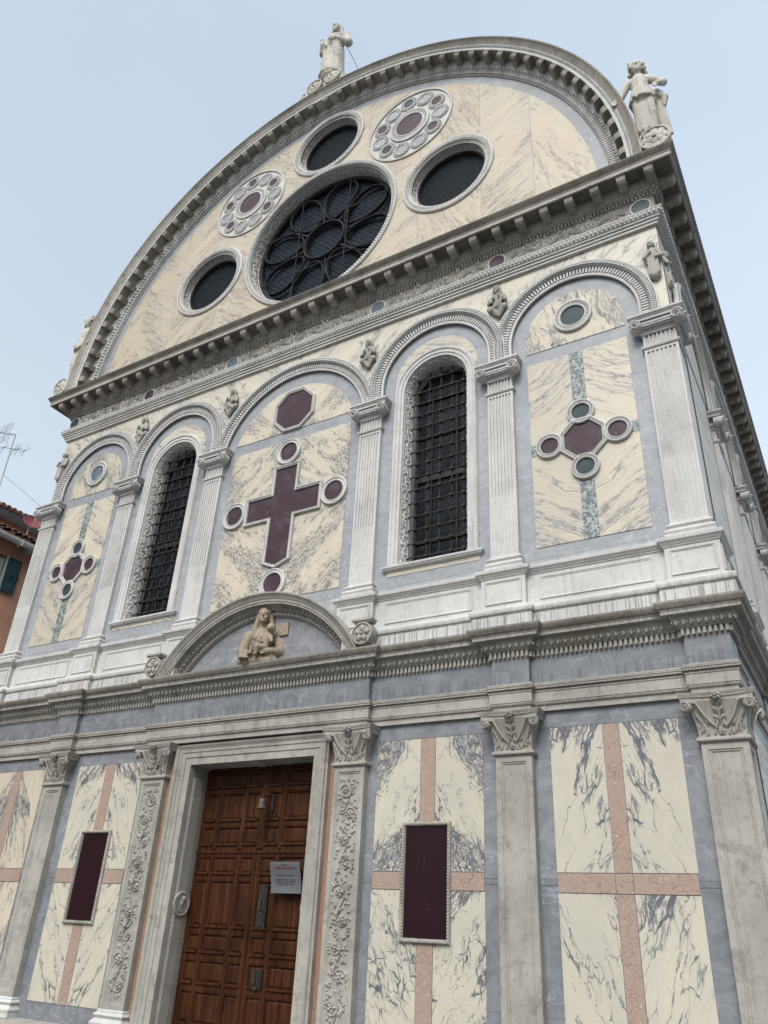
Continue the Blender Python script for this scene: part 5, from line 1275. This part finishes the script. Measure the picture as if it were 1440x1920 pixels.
# ================================================================== HOUSES ACROSS THE CANAL
hs = empty('house', 'orange rendered house with green shutters and a white gutter, left of the church', 'house', (-12, 3, 0))
def hb(name, mat, f, sm=0): g = G(); f(g); g.v = [(x+12, y-3, z) for x, y, z in g.v]; return g.build(name, mat, hs, sm)
def f(g):
    g.sheet([(-6, 0), (14, 0), (14, 10.45), (-6, 10.45)], [[(2.72, 9.0), (3.30, 9.0), (3.30, 9.97), (2.72, 9.97)]], 0)
    g.v = [(-12, a, c) for a, b, c in g.v]
    g.box(-20, -12.001, -6, 14, 0, 9.0); g.box(-20, -12.2, -6, 14, 9.0, 10.45)
hb('wall', 'stucco', f)
def f(g):
    g.box(-12.06, -11.97, 3.30, 3.36, 8.95, 10.0); g.box(-12.06, -11.97, 2.60, 3.36, 8.90, 9.0)
hb('window_surround', 'gutter', f)
def f(g):
    g.box(-12.16, -12.12, 2.72, 3.30, 9.0, 9.97)
    for yy in (2.74, 3.26, 3.0): g.box(-12.12, -12.08, yy-.025, yy+.025, 9.0, 9.97)
    g.box(-12.119, -12.085, 2.72, 3.30, 9.45, 9.5)
hb('window', 'gutter', f)
def f(g):
    g.box(-11.965, -11.93, 3.33, 3.71, 9.03, 9.98)
    for z in (9.03, 9.36, 9.66, 9.93): g.box(-11.929, -11.918, 3.33, 3.71, z, z+.045)
    for yy in (3.33, 3.675): g.box(-11.9295, -11.922, yy, yy+.035, 9.03, 9.98)
    g.box(-11.92, -11.90, 3.69, 3.75, 9.45, 9.49)
hb('shutter', 'shutter', f)
def f(g): g.tube([(-11.93, 3.45, 9.40), (-11.90, 3.55, 9.52), (-11.90, 3.57, 9.42)], .012, 5)
hb('shutter_catch', 'iron', f)
def f(g):
    fr = [(V((-11.62, -6, 10.30)), X, Z), (V((-11.62, 14, 10.34)), X, Z)]; g.sweep(fr, [(-.10, .05), (-.10, .0), (-.06, -.06), (.0, -.08), (.06, -.06), (.10, .0), (.10, .055), (.085, .055)])
    for yy in (2.2, 3.3, 4.4): g.box(-11.74, -11.51, yy-.015, yy+.015, 10.22, 10.37)
hb('gutter', 'gutter', f, 40)
def f(g):
    g.box(-12, -11.62, -6, 14, 10.42, 10.45)
    for yy in (1.5, 2.6, 3.7, 4.8): g.loft([[(-12, yy-.11, 10.19), (-11.72, yy-.11, 10.19), (-11.64, yy-.11, 10.26), (-11.64, yy-.11, 10.4), (-12, yy-.11, 10.4)], [(-12, yy+.11, 10.19), (-11.72, yy+.11, 10.19), (-11.64, yy+.11, 10.26), (-11.64, yy+.11, 10.4), (-12, yy+.11, 10.4)]])
hb('eave', 'stone_low', f)
def f(g):
    # pantiles: alternate gutter and cover rows up a slope rising away from the eave
    for i in range(70):
        y0 = -3+.17*i
        for up_, rr, zz in ((0, .075, .0), (1, .085, .055)):
            for k in range(4):
                xa = -11.56-.42*k; za = 10.44+.15*k+zz; xb = xa-.46; zb = za+.165; o = 1 if up_ else -1
                c = y0+(.085 if up_ else 0); jit = rs.uniform(-.01, .012)
                A = [(xa, c+rr*cos(t), za+jit+o*rr*.7*sin(t)+.012) for t in [pi*q/5 for q in range(6)]]; B = [(xb, c+rr*.85*cos(t), zb+jit+o*rr*.6*sin(t)) for t in [pi*q/5 for q in range(6)]]
                for q in range(5): g.face([A[q], A[q+1], B[q+1], B[q]])
                A2 = [(x, yq, z-.016) for x, yq, z in A]
                for q in range(5): g.face([A[q], A[q+1], A2[q+1], A2[q]])
    g.box(-13.2, -11.63, -3, 9, 10.40, 10.412)
hb('roof', 'tile', f)
h2 = empty('house', 'pale peach upper storey with a tiled roof edge, behind the orange house', 'house', (-14, 4, 0))
def hb2(name, mat, f, sm=0): g = G(); f(g); g.v = [(x+14, y-4, z) for x, y, z in g.v]; return g.build(name, mat, h2, sm)
hb2('wall', 'stucco2', lambda g: g.box(-20, -14, 1, 13, 0, 11.95))
hb2('roof', 'lead', lambda g: g.loft([[(-13.7, .6, 11.92), (-13.7, 14, 12.02), (-13.65, 14, 12.14), (-13.65, .6, 12.06)], [(-17, .6, 13.0), (-17, 14, 13.1), (-17, 14, 13.2), (-17, .6, 13.15)]]))
def f(g):
    for i in range(70):
        yy = .6+.19*i; g.tube([(-13.6, yy, 12.11+.007*i*.19), (-17, yy, 13.25)], .075, 6)
hb2('tiles', 'tile', f, 40)
# satellite dish
sdh = empty('satellite_dish', 'dark red satellite dish standing on the tiled roof beside the church', 'satellite dish', (-12.6, 4.05, 10.95))
ax = V((.86, -.30, .42)).normalized(); cc = V((0, 0, .60)); T = V((0, 0, 1)).cross(ax).normalized(); Bz = ax.cross(T)
g = G(); n = 28
rings = [[cc+T*(.27*q*cos(2*pi*i/n))+Bz*(.25*q*sin(2*pi*i/n))+ax*(.075*q*q-.075+d) for i in range(n)] for q, d in ((.02, 0), (.3, 0), (.6, 0), (.85, 0), (1, 0), (1.02, -.012), (.85, -.014), (.4, -.014))]
g.loft(rings); g.build('reflector', 'dish', sdh, 50)
g = G(); g.tube([cc-ax*.09, cc-ax*.16, V((-.12, .02, .35)), V((-.12, .02, -.45))], .02, 8); g.build('mast', 'alu', sdh, 40)
g = G(); g.tube([cc-Bz*.25, cc-Bz*.20+ax*.20, cc+ax*.33-Bz*.02], .012, 6); g.lathe([(0, 0), (.032, .0), (.036, .03), (.028, .09), (0, .09)], cc+ax*.30, -ax, 12); g.build('feed_arm', 'gutter', sdh, 40)
# aerial
an = empty('aerial', 'tall television aerial mast against the sky on the far roof, left of the church', 'aerial', (-13.5, 3.29, 11.4))
o_ = V((-13.5, 3.29, 11.4)); Q = lambda y, z, x=0.: V((x, y-3.29, z-11.4))
g = G(); g.tube([Q(3.30, 11.0), Q(3.288, 12.9), Q(3.262, 14.36)], .017, 6); g.build('mast', 'alu', an)
g = G(); g.tube([Q(2.5, 13.52), Q(3.72, 14.02)], .010, 5)
for t, L in ((.12, .25), (.45, .22), (.72, .2), (.80, .18), (.97, .25)):
    c = Q(2.5+1.22*t, 13.52+.5*t); g.tube([c+V((L, .02, .02)), c-V((L, .02, .02))], .007, 5); g.tube([c+V((.05, .03, .22)), c+V((-.05, -.03, -.22))], .008, 5)
g.build('boom', 'alu', an)
g = G(); g.tube([Q(2.3, 13.90), Q(3.27, 14.33)], .010, 5)
for k in range(7): c = Q(2.45+.12*k, 13.965+.053*k); g.tube([c+V((.09, 0, 0)), c-V((.09, 0, 0))], .006, 5); g.tube([c+V((0, 0, .06)), c-V((0, 0, .06))], .006, 5)
for s_ in (-1, 1):
    for k in range(6): g.tube([Q(2.93, 14.18+s_*(.06+.05*k), -.28), Q(2.93+.04, 14.2+s_*(.06+.05*k), .28)], .005, 4)
    g.tube([Q(2.93, 14.19), Q(2.95, 14.19+s_*.34)], .008, 4)
g.build('boom', 'alu', an)
g = G(); g.tube([Q(3.288, 12.93), Q(3.9, 12.80), Q(4.75, 12.58)], .006, 4); g.build('stay_wire', 'alu', an)
